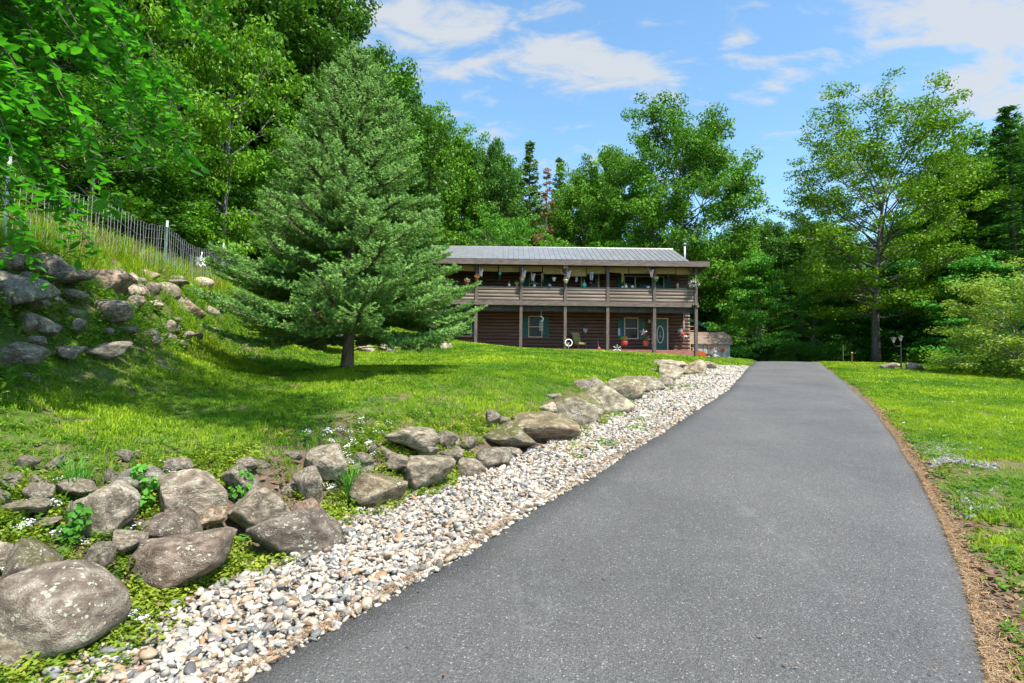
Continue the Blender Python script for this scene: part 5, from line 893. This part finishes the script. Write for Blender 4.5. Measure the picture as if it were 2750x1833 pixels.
# antlers on the middle post
o = thing('antler_pair', (3.68, 38.8, 8.7), 'pair of pale antlers fixed to the middle deck post', 'antlers')
for sg, nm in ((-1, 'antler'), (1, 'antler')):
    a = MB(); a.tube([(0, 0, 0), (sg * .2, -.05, .05), (sg * .34, -.08, .2), (sg * .36, -.08, .38)], [.03, .025, .02, .008], 6)
    for q, zz in ((.2, .05), (.3, .14), (.35, .26)): a.tube([(sg * q, -.06, zz), (sg * (q + .12), -.1, zz + .12)], [.016, .006], 5)
    a.put(nm, M_TRIM, o, smooth=True)
def chime(x, y, z, top, mats, label, n=4, L=.45, ring=.08):
    o = thing('wind_chime', (x, y, z), label, 'wind chime'); MB().tube([(0, 0, .1), (0, 0, top - z)], .005, 4).put('cord', M_BLACK, o); MB().lathe([(ring, 0), (ring, .03)], (0, 0, .08), 10).put('disc', mats[0], o)
    for k in range(n):
        a = k * 6.283 / n; MB().tube([(ring * .8 * math.cos(a), ring * .8 * math.sin(a), .08), (ring * .8 * math.cos(a), ring * .8 * math.sin(a), -L * (.7 + .3 * k / n))], .016, 6).put('tube', mats[-1], o)
    return o
chime(2.07, 39.3, 8.78, 9.36, [M_WOODL, M_WOODL], 'wooden wind chime hanging by the upper window', 4, .5)
chime(4.49, 39.3, 8.6, 9.36, [M_STEEL, M_STEEL], 'dark metal wind chime near the middle post', 4, .35)
chime(5.51, 39.05, 8.85, 9.36, [M_WHITE, M_STEEL], 'white and silver wind chime before the upper door', 6, .5, .12)
chime(7.7, 39.2, 8.8, 9.36, [M_STEEL, M_YEL], 'golden wind chime with silver spiral top', 3, .6)
chime(11.29, 40.6, 8.95, 9.36, [M_WHITE, M_BLUE], 'blue and white chime near the deck chair', 3, .35, .06)
o = thing('sun_catcher', (-.91, 39.0, 8.8), 'teal diamond sun catcher hanging from the eave', 'sun catcher'); MB().lathe([(.005, -.17), (.13, 0), (.005, .17)], n=6).put('diamond', M_TEAL, o); MB().tube([(0, 0, .15), (0, 0, .56)], .005, 4).put('cord', M_WHITE, o); MB().ball((0, 0, .26), .035).put('bead', M_WHITE, o); MB().tube([(0, 0, -.15), (0, 0, -.42)], .01, 4).put('tail', M_TEAL, o)
o = thing('moon_chime', (2.03, 39.35, 5.67), 'silver crescent moon wind chime hanging before the lower window', 'wind chime'); c = MB(); c.prism([(.17 * math.cos(a), .17 * math.sin(a)) for a in np.linspace(-1.9, 1.9, 15)] + [(.02 + .11 * math.cos(a), .125 * math.sin(a)) for a in np.linspace(1.75, -1.75, 13)], -.015, .015).put('moon', M_STEEL, o); MB().tube([(0, 0, .12), (0, 0, .9)], .006, 4).put('cord', M_STEEL, o)
for k in range(5):
    st_ = MB(); st_.tube([(-.12 + k * .06, 0, -.1), (-.12 + k * .06, 0, -.75 - .1 * (k % 3))], .004, 4)
    for q in range(3): st_.lathe([(.004, -.03), (.03, 0), (.004, .03)], (-.12 + k * .06, 0, -.35 - q * .2 - .05 * (k % 2)), 5)
    st_.put('star_strand', M_STEEL, o)
def figurine(x, z, profile, mats, label, name='figurine', top=None):
    o = thing(name, (x, 38.99, 7.886), label, 'figurine'); MB().lathe(profile, n=10).put('body', mats[0], o, smooth=True); h = max(p[1] for p in profile)
    if top: MB().lathe(top, (0, 0, h), 8).put('top', mats[1], o, smooth=True)
    return o
BODY = [(.07, 0), (.1, .06), (.09, .14), (.05, .2)]
figurine(-.25, 0, BODY, (M_WHITE, M_RED), 'white gnome figurine with pointed red hat on the railing', 'gnome', [(.08, -.01), (.05, .08), (.008, .2)])
figurine(2.57, 0, [(.14, 0), (.2, .08), (.12, .14)], (M_BLUE, M_YEL), 'low blue flower ornament on the railing', 'ornament', [(.06, 0), (.08, .05), (.02, .09)])
figurine(4.99, 0, [(.07, 0), (.16, .08), (.16, .2), (.1, .28), (.11, .31)], (M_TEAL, M_WOODL), 'teal glazed jar on the railing before the upper door', 'jar', [(.02, 0), (.02, .22)])
figurine(7.66, 0, [(.06, 0), (.08, .06), (.04, .12)], (M_WHITE, M_WHITE), 'tiny white ornament on the railing beside a larger white figure', 'ornament')
figurine(7.91, 0, BODY, (M_WHITE, M_YEL), 'white angel figurine with yellow head on the railing', 'figurine', [(.03, 0), (.06, .05), (.03, .1)])
figurine(8.35, 0, [(.06, 0), (.11, .07), (.11, .11), (.04, .17)], (M_WHITE, M_WHITE), 'round white shell ornament on the railing', 'ornament')
o = figurine(9.44, 0, [(.07, 0), (.13, .05), (.1, .1), (.03, .14)], (M_WHITE, M_BLUE), 'white and blue bird figurine on the railing', 'bird_figurine'); MB().lathe([(.03, 0), (.05, .05), (.02, .1)], (-.12, 0, .08), 8).put('head', M_BLUE, o, smooth=True)
figurine(11.5, 0, [(.09, 0), (.05, .05), (.09, .1), (.09, .24), (.12, .28), (.02, .38)], (M_STEEL, M_STEEL), 'small stone pagoda lantern on the railing', 'lantern')
o = thing('stag_ornament', (.29, 38.99, 7.886), 'yellow antler shaped plant ornament on the railing', 'ornament'); a = MB(); 
for ang_ in (-.9, -.45, 0, .45, .9): a.tube([(0, 0, 0), (.08 * math.sin(ang_), 0, .12), (.2 * math.sin(ang_), .02, .16 + .22 * math.cos(ang_))], [.03, .028, .012], 6)
a.put('stems', M_YEL, o, smooth=True); foliage(o, (0, 0, .12), .13, 40, .07, M_OLFOL, 14)
o = thing('potted_plant', (1.51, 38.99, 7.886), 'small potted plant with red flowers on the railing by the window', 'plant'); MB().lathe([(.07, 0), (.1, .14)], n=10).put('pot', M_WHITE, o); foliage(o, (0, 0, .25), .17, 70, .08, M_OLFOL, 15); foliage(o, (0, 0, .16), .13, 25, .05, M_PETR, 16, 'flowers')
flag(1.3, 39.25, 8.6, 'small striped pennant hanging before the upper window')
o = thing('deck_chair', (12.2, 39.9, 6.75), 'grey plastic chair on the deck behind the railing corner', 'chair'); MB().box(-.28, .28, .2, .26, .42, 1.38).put('backrest', M_GREY, o); MB().box(-.28, .28, -.28, .22, .4, .45).put('seat', M_GREY, o)
for sx in (-.25, .25):
    for sy in (-.24, .2): MB().box(sx - .02, sx + .02, sy - .02, sy + .02, 0, .4).put('leg', M_GREY, o)
o = thing('deck_lamp', (5.7, 40.9, 6.75), 'small amber lamp on a stand before the upper door', 'lamp'); MB().tube([(0, 0, 0), (0, 0, 1.7)], .02, 6).put('stand', M_BLACK, o); MB().lathe([(.14, 0), (.12, .14), (.05, .16)], (0, 0, 1.7), 10).put('shade', M_ORANGE, o)
# lower porch
o = thing('patio_chair', (4.85, 40.2, 3.58), 'wood framed patio chair with green cushions on the porch', 'chair', rz=rad(25))
MB().hexa([(-.3, -.35, .38), (.3, -.35, .38), (.3, .3, .34), (-.3, .3, .34), (-.3, -.35, .52), (.3, -.35, .52), (.3, .3, .48), (-.3, .3, .48)]).put('seat_cushion', M_CUSH, o); MB().hexa([(-.3, .26, .45), (.3, .26, .45), (.3, .4, .45), (-.3, .4, .45), (-.3, .55, 1.2), (.3, .55, 1.2), (.3, .67, 1.18), (-.3, .67, 1.18)]).put('back_cushion', M_CUSH, o); MB().box(-.34, .34, .62, .68, 1.18, 1.25).put('top_rail', M_WOODL, o)
for sx in (-.33, .33): MB().tube([(sx, -.35, 0), (sx, -.35, .6), (sx, .4, .62)], .025, 6).put('arm', M_BLACK, o); MB().tube([(sx, .35, 0), (sx, .4, .6), (sx, .68, 1.2)], .025, 6).put('leg', M_BLACK, o)
o = thing('side_table', (5.75, 40.3, 3.58), 'small black metal table beside the patio chair', 'table'); MB().lathe([(.26, 0), (.26, .03)], (0, 0, .42), 14).put('top', M_BLACK, o)
for a in range(3): MB().tube([(.2 * math.cos(a * 2.1), .2 * math.sin(a * 2.1), .43), (.24 * math.cos(a * 2.1), .24 * math.sin(a * 2.1), 0)], .014, 5).put('leg', M_BLACK, o)
o = thing('red_ornament', (6.25, 40.4, 3.58), 'slim red and tan pointed ornament on the porch floor', 'ornament'); MB().lathe([(.02, .0), (.13, .02), (.1, .2), (.02, .26)], n=8).put('base', M_PINK, o); MB().tube([(-.02, 0, .2), (-.1, 0, .75)], [.03, .01], 6).put('spire', M_TRIM, o)
o = thing('flower_ring', (3.9, 38.7, 3.98), 'white wire wreath with flowers leaning on the porch post', 'wreath'); MB().tube([(.24 * math.cos(a), .06 * math.sin(a), .24 * math.sin(a)) for a in np.linspace(0, 6.283, 21)], .035, 6, False).put('ring', M_WHITE, o, smooth=True); foliage(o, (-.1, 0, -.08), .2, 60, .06, M_PETW, 22, 'flowers'); foliage(o, (.05, 0, -.2), .15, 50, .06, M_OLFOL, 23); MB().tube([(0, .06, -.24), (0, .06, -.45)], .02, 5).put('stake', M_WHITE, o)
for x, lb, s in ((7.91, 'red pot of flowers on a stand under the lower window', 31), (9.43, 'red pot with tall flowers beside the front door', 36)):
    o = thing('flower_pot', (x, 39.6, 3.58), lb, 'flower pot'); MB().tube([(0, 0, 0), (0, 0, .34)], .025, 6).put('stand', M_BLACK, o); MB().lathe([(.16, .32), (.27, .42), (.22, .56), (.25, .62)] if s < 33 else [(.13, .3), (.2, .4), (.19, .6), (.21, .64)], n=12).put('pot', M_RED if s < 33 else M_PINK, o, smooth=True); foliage(o, (0, 0, .8 + .1 * (s > 33)), .25, 110, .1, M_OLFOL, s); foliage(o, (.08, -.05, .82), .22, 60, .07, M_PETP if s > 33 else M_PETR, s + 1, 'flowers')
def star(x, y, z, r0, label, mats):
    o = thing('metal_star', (x, y, z), label, 'star')
    for k in range(5):
        a = math.pi / 2 + k * 1.2566; p = [(r0 * math.cos(a), 0, r0 * math.sin(a)), (r0 * .4 * math.cos(a + .628), 0, r0 * .4 * math.sin(a + .628)), (0, -.06, 0), (r0 * .4 * math.cos(a - .628), 0, r0 * .4 * math.sin(a - .628)), (0, .02, 0)]
        MB().add(p, [(0, 2, 1), (0, 3, 2), (0, 1, 4), (0, 4, 3)]).put('point', mats[k % 2], o)
    return o
star(9.3, 39.75, 4.85, .3, 'white and red metal star hanging above the flower pot', (M_WHITE, M_PINK)); S_ = [q for q in COL.objects if q.name == 'metal_star'][0]; MB().tube([(0, 0, .28), (0, 0, 1.4)], .005, 4).put('cord', M_BLACK, S_)
o = thing('heart_ornament', (5.38, 41.3, 5.06), 'pale blue metal heart hanging on the log wall', 'ornament'); MB().prism([(0, -.25), (-.17, .03), (-.15, .14), (-.06, .17), (0, .1), (.06, .17), (.15, .14), (.17, .03)], -.03, .02).put('heart', M_GREY, o); MB().tube([(0, 0, .1), (-.1, .03, .38)], .006, 4).put('cord', M_BLACK, o)
o = thing('twig_wreath', (5.24, 41.32, 5.5), 'dark twig wreath on the log wall above the metal heart', 'wreath'); MB().tube([(.14 * math.cos(a), .02 * math.sin(3 * a), .14 * math.sin(a)) for a in np.linspace(0, 6.283, 17)], .03, 6, False).put('ring', M_BARK, o); foliage(o, (0, -.02, 0), .16, 50, .07, M_OLFOL, 41)
o = thing('thermometer_sign', (7.86, 41.3, 4.98), 'narrow blue and white sign on the shutter by the lower window', 'sign'); MB().box(-.1, .1, -.02, .02, -.3, .3).put('board', M_BLUE, o)
for k in range(5): MB().box(-.08, .08, -.032, -.022, -.24 + k * .11, -.19 + k * .11).put('stripe', M_WHITE, o)
o = thing('snowflake_spinner', (7.15, 38.25, float(ground(7.15, 38.25)[0])), 'black and white snowflake wind spinner standing before the porch', 'wind spinner'); MB().tube([(0, 0, -.05), (0, 0, .4)], .012, 5).put('stake', M_BLACK, o)
for k in range(12): a = k * .5236; MB().tube([(.05 * math.cos(a), 0, .42 + .05 * math.sin(a)), (.28 * math.cos(a), .04 * (-1) ** k, .42 + .28 * math.sin(a))], [.012, .035], 5).put('blade', M_WHITE if k % 2 else M_BLACK, o)
o = thing('ribbon_wreath', (12.4, 41.2, 4.95), 'red white and blue ribbon wreath on the sunlit log wall', 'wreath')
for k, (mt, c) in enumerate(((M_PETW, (-.1, -.05, .18)), (M_PETR, (.12, -.05, -.1)), (M_PETW, (.22, -.05, -.25)))): foliage(o, c, .2, 45, .14, mt, 50 + k, 'ribbon')
foliage(o, (-.16, -.05, .02), .17, 40, .14, leafmat('blue_ribbon', (.05, .2, .5), (.1, .4, .7), .2), 55, 'ribbon'); MB().tube([(-.1, .05, .2), (0, .02, .4), (.1, .05, .2), (-.1, .05, .2)], .012, 5).put('frame', M_WOODL, o)
o = thing('wooden_ladder', (13.32, 41.62, 3.0), 'pale wooden ladder leaning on the right corner of the house', 'ladder', rz=0)
for sx in (-.18, .18): MB().tube([(sx, -.25, 0), (sx, .0, 2.7)], .03, 6).put('rail', M_WOODL, o)
for k in range(8): MB().tube([(-.18, -.25 + .25 * (.25 + k * .32) / 2.7, .25 + k * .32), (.18, -.25 + .25 * (.25 + k * .32) / 2.7, .25 + k * .32)], .02, 6).put('rung', M_WOODL, o)
# things between house and shed
gz = float(ground(13.6, 39.6)[0]); o = thing('garden_cart', (13.5, 39.6, gz), 'orange garden cart tipped beside the porch corner', 'cart', rz=rad(-8))
MB().hexa([(-.5, -.3, .35), (.35, -.3, .0), (.35, .3, .0), (-.5, .3, .35), (-.55, -.35, .75), (.55, -.35, .3), (.55, .35, .3), (-.55, .35, .75)]).put('tub', M_ORANGE, o); MB().tube([(.3, -.2, .3), (.75, -.2, .12), (.95, -.2, .1)], .025, 6).put('handle', M_ORANGE, o)
for sy in (-.36, .36):
    wv_ = MB(); wv_.tube([(.28 + .2 * math.cos(a), sy, .22 + .2 * math.sin(a)) for a in np.linspace(0, 6.283, 17)], .045, 6, False); q = wv_.put('wheel', M_BLACK, o, smooth=True); MB().tube([(.28, sy - .03, .22), (.28, sy + .03, .22)], .09, 10).put('hub', M_STEEL, q)
gz = float(ground(14.1, 40.6)[0]); o = thing('push_mower', (14.05, 40.7, gz), 'push mower with upright handle in front of the shed', 'mower'); MB().box(-.28, .28, -.3, .3, .12, .32).put('deck', M_BLACK, o); MB().tube([(-.2, 0, .3), (-.12, .2, 1.15), (.02, .2, 1.25), (.12, .2, 1.15), (.2, 0, .3)], .018, 6).put('handle', M_BLACK, o)
for sx in (-.3, .3):
    for sy in (-.24, .24): MB().tube([(sx - .03, sy, .12), (sx + .03, sy, .12)], .12, 10).put('wheel', M_BLACK, o)
gz = float(ground(14.4, 40.0)[0]); o = thing('rabbit_statue', (14.42, 40.0, gz), 'grey and tan rabbit garden statue before the shed wall', 'statue'); MB().lathe([(.14, 0), (.2, .15), (.17, .35), (.1, .5), (.06, .55)], n=12).put('body', M_GREY, o, smooth=True); MB().ball((.04, -.03, .64), .12).put('head', M_TRIM, o, smooth=True)
for sx in (-.03, .1): MB().tube([(sx, 0, .7), (sx + .02, .02, .95)], [.035, .015], 6).put('ear', M_TRIM, o, smooth=True)
MB().tube([(.12, -.1, .4), (.28, -.16, .3)], [.05, .03], 6).put('paw', M_TRIM, o, smooth=True)
for x, z, lb, s in ((14.85, 4.0, 'small red metal bird on the shed wall near the mower', .8), (15.72, 3.8, 'larger red metal bird on the shed wall', 1.15)):
    o = thing('metal_bird', (x, 41.95, z), lb, 'bird ornament'); MB().prism([(-.2 * s, .02 * s), (-.05 * s, .12 * s), (.12 * s, .1 * s), (.18 * s, .03 * s), (.1 * s, -.08 * s), (-.06 * s, -.1 * s)], -.04, .0).put('body', M_ORANGE, o); MB().prism([(-.05 * s, .04 * s), (.06 * s, .05 * s), (-.02 * s, -.2 * s)], -.07, -.042).put('wing', M_RED, o); MB().prism([(-.34 * s, .1 * s), (-.2 * s, .04 * s), (-.2 * s, -.03 * s), (-.36 * s, .0)], -.03, .0).put('tail', M_ORANGE, o)
gz = float(ground(15.8, 40.8)[0]); o = thing('white_birdhouse', (15.75, 40.9, gz - .02), 'white and blue house shaped box on the ground by the shed', 'box'); MB().box(-.3, .3, -.2, .2, 0, .3).put('body', M_WHITE, o); MB().prism([(-.34, .3), (.34, .3), (.2, .44), (-.2, .44)], -.22, .22).put('roof', M_WHITE, o); MB().box(-.29, -.2, -.215, -.205, .03, .25).put('side', M_GREY, o)
for i, x in enumerate((6.6, 8.8, 10.0, 10.5, 10.95, 11.45, 12.2, 12.6, 13.2)):
    q = put('border_stone', rockmesh(900 + i, 2), None, None, (x, 38.35, float(ground(x, 38.35)[0]) + .06), (0, 0, i), (.22 + .05 * (i % 3), .2, .15)); q.color = (1.7, 1.65, 1.5, 1); tag(q, 'pale rock lined up along the foot of the porch', 'stone', 'pale rocks along the porch foot')
gy_ = RNG.uniform(37.75, 38.25, 2200); gx_ = RNG.uniform(5.5, 16.5, 2200); n = len(gx_); scatter('porch_gravel', np.stack([gx_, gy_ - .02 * (gx_ - 5.5) * 0, ground(gx_, gy_) + .01], -1), RNG.uniform(0, 6, (n, 3)), RNG.uniform(.03, .055, n), RNG.integers(0, 7, n), [q for q in HIDDEN if q.name.startswith('pebble')][:7], None, 'pale pebble border along the front of the porch', 'gravel')

# ------------------------------------------------------------------ wire fence on the terrace
FP = [(-7.75, 4.5), (-8.15, 8.9), (-9.35, 15), (-10.3, 19.8), (-11.2, 23.6), (-9.6, 26.5)]
o = thing('wire_fence', (-9.35, 15, float(ground(-9.35, 15)[0])), 'woven wire fence on steel posts along the terrace', 'fence'); fo = o.location.copy()
M_GALV = noisy('galvanised_wire', (.5, .48, .46), (.68, .66, .63), 3, .45, 0, metal=.3); M_TPOST = noisy('green_post', (.10, .20, .15), (.2, .32, .25), 4, .5, .1)
for i, (x, y) in enumerate(FP):
    z = float(ground(x, y)[0]); p = MB(fo).box(x - .022, x + .022, y - .018, y + .018, z - .2, z + 1.42).put('post', M_TPOST, o); MB(fo).box(x - .024, x + .024, y - .02, y + .02, z + 1.26, z + 1.44).put('cap', M_WHITE, p)
hw_ = MB(fo); vw = MB(fo)
for (xa, ya), (xb, yb) in zip(FP[:-1], FP[1:]):
    L = math.hypot(xb - xa, yb - ya); n = int(L / .155); pts = [(xa + (xb - xa) * i / n, ya + (yb - ya) * i / n) for i in range(n + 1)]; zz = ground([p[0] for p in pts], [p[1] for p in pts])
    sag = [1.28 - .10 * math.sin(math.pi * i / n) + .02 * math.sin(i * 1.7) for i in range(n + 1)]
    for h in (0.05, .2, .36, .53, .72, .9, 1.0): hw_.tube([(p[0] + .012 * math.sin(i * 2.1 + h * 9), p[1], z + s * h) for i, (p, z, s) in enumerate(zip(pts, zz, sag))], .0046, 3, False)
    for i, (p, z, s) in enumerate(zip(pts, zz, sag)): vw.tube([(p[0], p[1], z + .05), (p[0] + .015 * math.sin(i * 1.3), p[1] + .02 * math.sin(i * 2.3), z + s * .5), (p[0], p[1], z + s)], .0046, 3, False)
hw_.put('line_wires', M_GALV, o); vw.put('stay_wires', M_GALV, o)
o = thing('metal_flower', (-9.6, 17.15, 5.05), 'silver metal flower ornament hung on the wire fence', 'ornament', rz=rad(29))
for k in range(8): a = k * .785; MB().add([(.02 * math.cos(a), 0, .02 * math.sin(a)), (.12 * math.cos(a - .36), -.03, .12 * math.sin(a - .36)), (.185 * math.cos(a), -.01, .185 * math.sin(a)), (.12 * math.cos(a + .36), .02, .12 * math.sin(a + .36)), (.1 * math.cos(a), .04, .1 * math.sin(a))], [(0, 1, 2, 3), (0, 4, 1), (1, 4, 2), (2, 4, 3), (3, 4, 0)]).put('petal', M_WHITE, o)
MB().ball((0, -.03, 0), .04).put('centre', M_STEEL, o, smooth=True); MB().tube([(0, .04, .15), (.02, .1, .3)], .005, 4).put('hook', M_STEEL, o)
# red roofed kennel behind the spruce
kx, ky = -7.1, 19.2; kz = float(ground(kx, ky)[0]); o = thing('kennel', (kx, ky, kz), 'low weathered kennel with red metal roof behind the spruce', 'kennel', rz=rad(-8)); M_KW = noisy('grey_boards', (.22, .18, .15), (.36, .31, .27), 6, .85, .3, (.5, 3, 3)); M_KR = noisy('red_metal', (.30, .05, .055), (.5, .12, .13), 3, .5, .1)
for k in range(5): MB().box(-1.4, 1.4, -.5, -.46, k * .15, k * .15 + .14).put('board', M_KW, o)
for sx in (-1.38, 1.34): MB().box(sx, sx + .04, -.46, .7, 0, .85).put('side_wall', M_KW, o)
rfk = MB().hexa([(-1.55, -.72, .68), (1.55, -.72, .68), (1.55, .85, 1.12), (-1.55, .85, 1.12), (-1.55, -.72, .72), (1.55, -.72, .72), (1.55, .85, 1.16), (-1.55, .85, 1.16)]).put('roof', M_KR, o)
for k in range(14): x = -1.5 + k * .23; MB().hexa([(x, -.73, .722), (x + .05, -.73, .722), (x + .05, .85, 1.162), (x, .85, 1.162), (x + .01, -.73, .76), (x + .04, -.73, .76), (x + .04, .85, 1.2), (x + .01, .85, 1.2)]).put('roof_rib', M_KR, rfk)
for i, (x, y, s_) in enumerate(((-4.6, 20.8, .3), (-3.9, 21.2, .36), (-3.2, 21.5, .28), (-5.3, 20.5, .26), (-2.6, 21.9, .3))):
    q = put('boulder', rockmesh(950 + i, 3), None, None, (x, y, float(ground(x, y)[0]) + s_ * .3), (0, 0, i), (s_ * 1.3, s_, s_ * .7)); q.color = (1.5, 1.45, 1.35, 1); tag(q, 'pale boulder on the lawn behind the spruce trunk', 'boulder', 'pale boulders behind the spruce')
# twin lantern post with rocks at its foot, stakes by the crest
lx, ly = 16.8, 24.3; lz = float(ground(lx, ly)[0]); o = thing('lamp_post', (lx, ly, lz), 'short black lamp post with two lanterns at the lawn edge', 'lamp post'); MB().tube([(0, 0, -.1), (0, 0, .9), (.01, 0, 1.28)], [.035, .028, .022], 8).put('pole', M_BLACK, o); MB().lathe([(.09, 0), (.07, .04), (.04, .1)], n=10).put('base', M_BLACK, o); MB().tube([(0, 0, 1.05), (-.18, 0, 1.02), (-.30, 0, 1.12), (-.30, 0, 1.2)], .014, 6).put('arm', M_BLACK, o)
for x, z in ((.01, 1.27), (-.30, 1.19)):
    l_ = MB().lathe([(.035, 0), (.085, .16), (.085, .17)], (x, 0, z), 6).put('lantern', M_TRIM, o); MB().lathe([(.115, 0), (.10, .03), (.02, .08)], (x, 0, z + .17), 6).put('lantern_roof', M_BLACK, l_)
MB().box(-.45, .5, -.12, -.04, -.03, .06).put('timber_edge', M_BLACK, o)
for i, (x, y, s_) in enumerate(((16.45, 24.7, .26), (17.35, 25.4, .24), (17.35, 24.2, .34))):
    q = put('boulder', rockmesh(970 + i, 3), None, None, (x, y, float(ground(x, y)[0]) + s_ * .35), (0, 0, i), (s_ * 1.1, s_, s_ * .75)); q.color = (1.2, 1.1, 1.1, 1); tag(q, 'brown grey rock at the foot of the lamp post', 'boulder', 'rocks around the lamp post')
o = thing('garden_stake', (16.9, 31.6, float(ground(18.9, 31.6)[0])), 'tall thin brown stake at the crest of the driveway', 'stake'); o.location.x = 18.6; MB().tube([(0, 0, -.1), (.01, 0, 1.0)], .022, 6).put('stick', M_BARK, o); MB().lathe([(.022, 0), (.008, .05)], (.01, 0, 1.0), 6).put('tip', M_BARK, o)
o = thing('garden_stake', (19.2, 31.8, float(ground(19.2, 31.8)[0])), 'short stake with round tan head beside the tall stake', 'stake'); MB().tube([(0, 0, -.1), (.02, 0, .55)], .018, 6).put('stick', M_PINK, o); MB().ball((.02, 0, .6), .05).put('head', M_TRIM, o, smooth=True)
# single fern and grass clumps between the front boulders
def fern(x, y, s, label):
    o = thing('fern', (x, y, float(ground(x, y)[0])), label, 'fern'); g = random.Random(int(x * 100)); C = []; N = []; T = []; LN = []
    for k in range(7):
        a = k * .9 + g.random(); 
        for q in range(11):
            f = (q + 1) / 11; p = Vector((math.cos(a) * s * f, math.sin(a) * s * f, s * (1.1 * f - .75 * f * f)))
            for sg in (-1, 1): d = Vector((-math.sin(a) * sg + .5 * math.cos(a), math.cos(a) * sg + .5 * math.sin(a), 0)); l = s * .34 * (1 - f * .85); C.append(tuple(p + d * l * .5)); T.append(tuple(d)); N.append((0, 0, 1.)); LN.append(l)
    V, F = leafquads(np.array(C), np.array(N), np.array(T), np.array(LN), np.array(LN) * .4); put('fronds', mesh_np('fronds', V, F, np.random.default_rng(1).uniform(.4, 1, len(F))), M_BEECH, o)
fern(-2.0, 4.2, .16, 'small green fern between the leaning boulder and the tilted stone')
for x, y, s, lb in ((-1.98, 3.72, .5, 'fine green grass clump at the base of the broad brown boulder'), (-3.05, 4.0, .6, 'fine grass clump growing beside the flat faced pale boulder'), (-1.45, 5.25, .75, 'grassy clump spilling between the slab and soil topped boulder')):
    o = thing('grass_clump', (x, y, float(ground(x, y)[0]) - .02), lb, 'grass clump'); me = blades(120, .32 * s / .5, .07, .006, int(s * 100), .8, 3); a = me.attributes.new('tint', 'FLOAT', 'FACE'); a.data.foreach_set('value', np.full(len(me.polygons), .5, np.float32)); put('blades', me, M_BEECH, o)
vine = [(-2.60, 4.12), (-2.58, 4.02), (-2.62, 3.95), (-2.55, 4.08)]
for i, (x, y, lb) in enumerate(((-2.62, 4.08, 'green leafy vine in the gap beside the flat faced pale boulder'), (-2.72, 3.55, 'bright leafy plant beside the small rounded grey stone'), (-2.2, 4.62, 'leafy sprig beneath the reddish lichened stone'))):
    o = thing('leafy_plant', (x, y, float(ground(x, y)[0])), lb, 'plant')
    V, F, T = leafcloud([(0, 0, .08), (.03, .02, .2), (-.02, -.03, .3) if i == 0 else (.05, 0, .12)], [.08, .07, .06], [60, 50, 40], .045, 60 + i, .9, .5, .5, .8); put('leaves', mesh_np('leaves', V, F, T), M_BEECH, o); MB().tube([(0, 0, 0), (.02, 0, .15), (0, 0, .28)], .005, 5).put('stem', M_BARK, o)
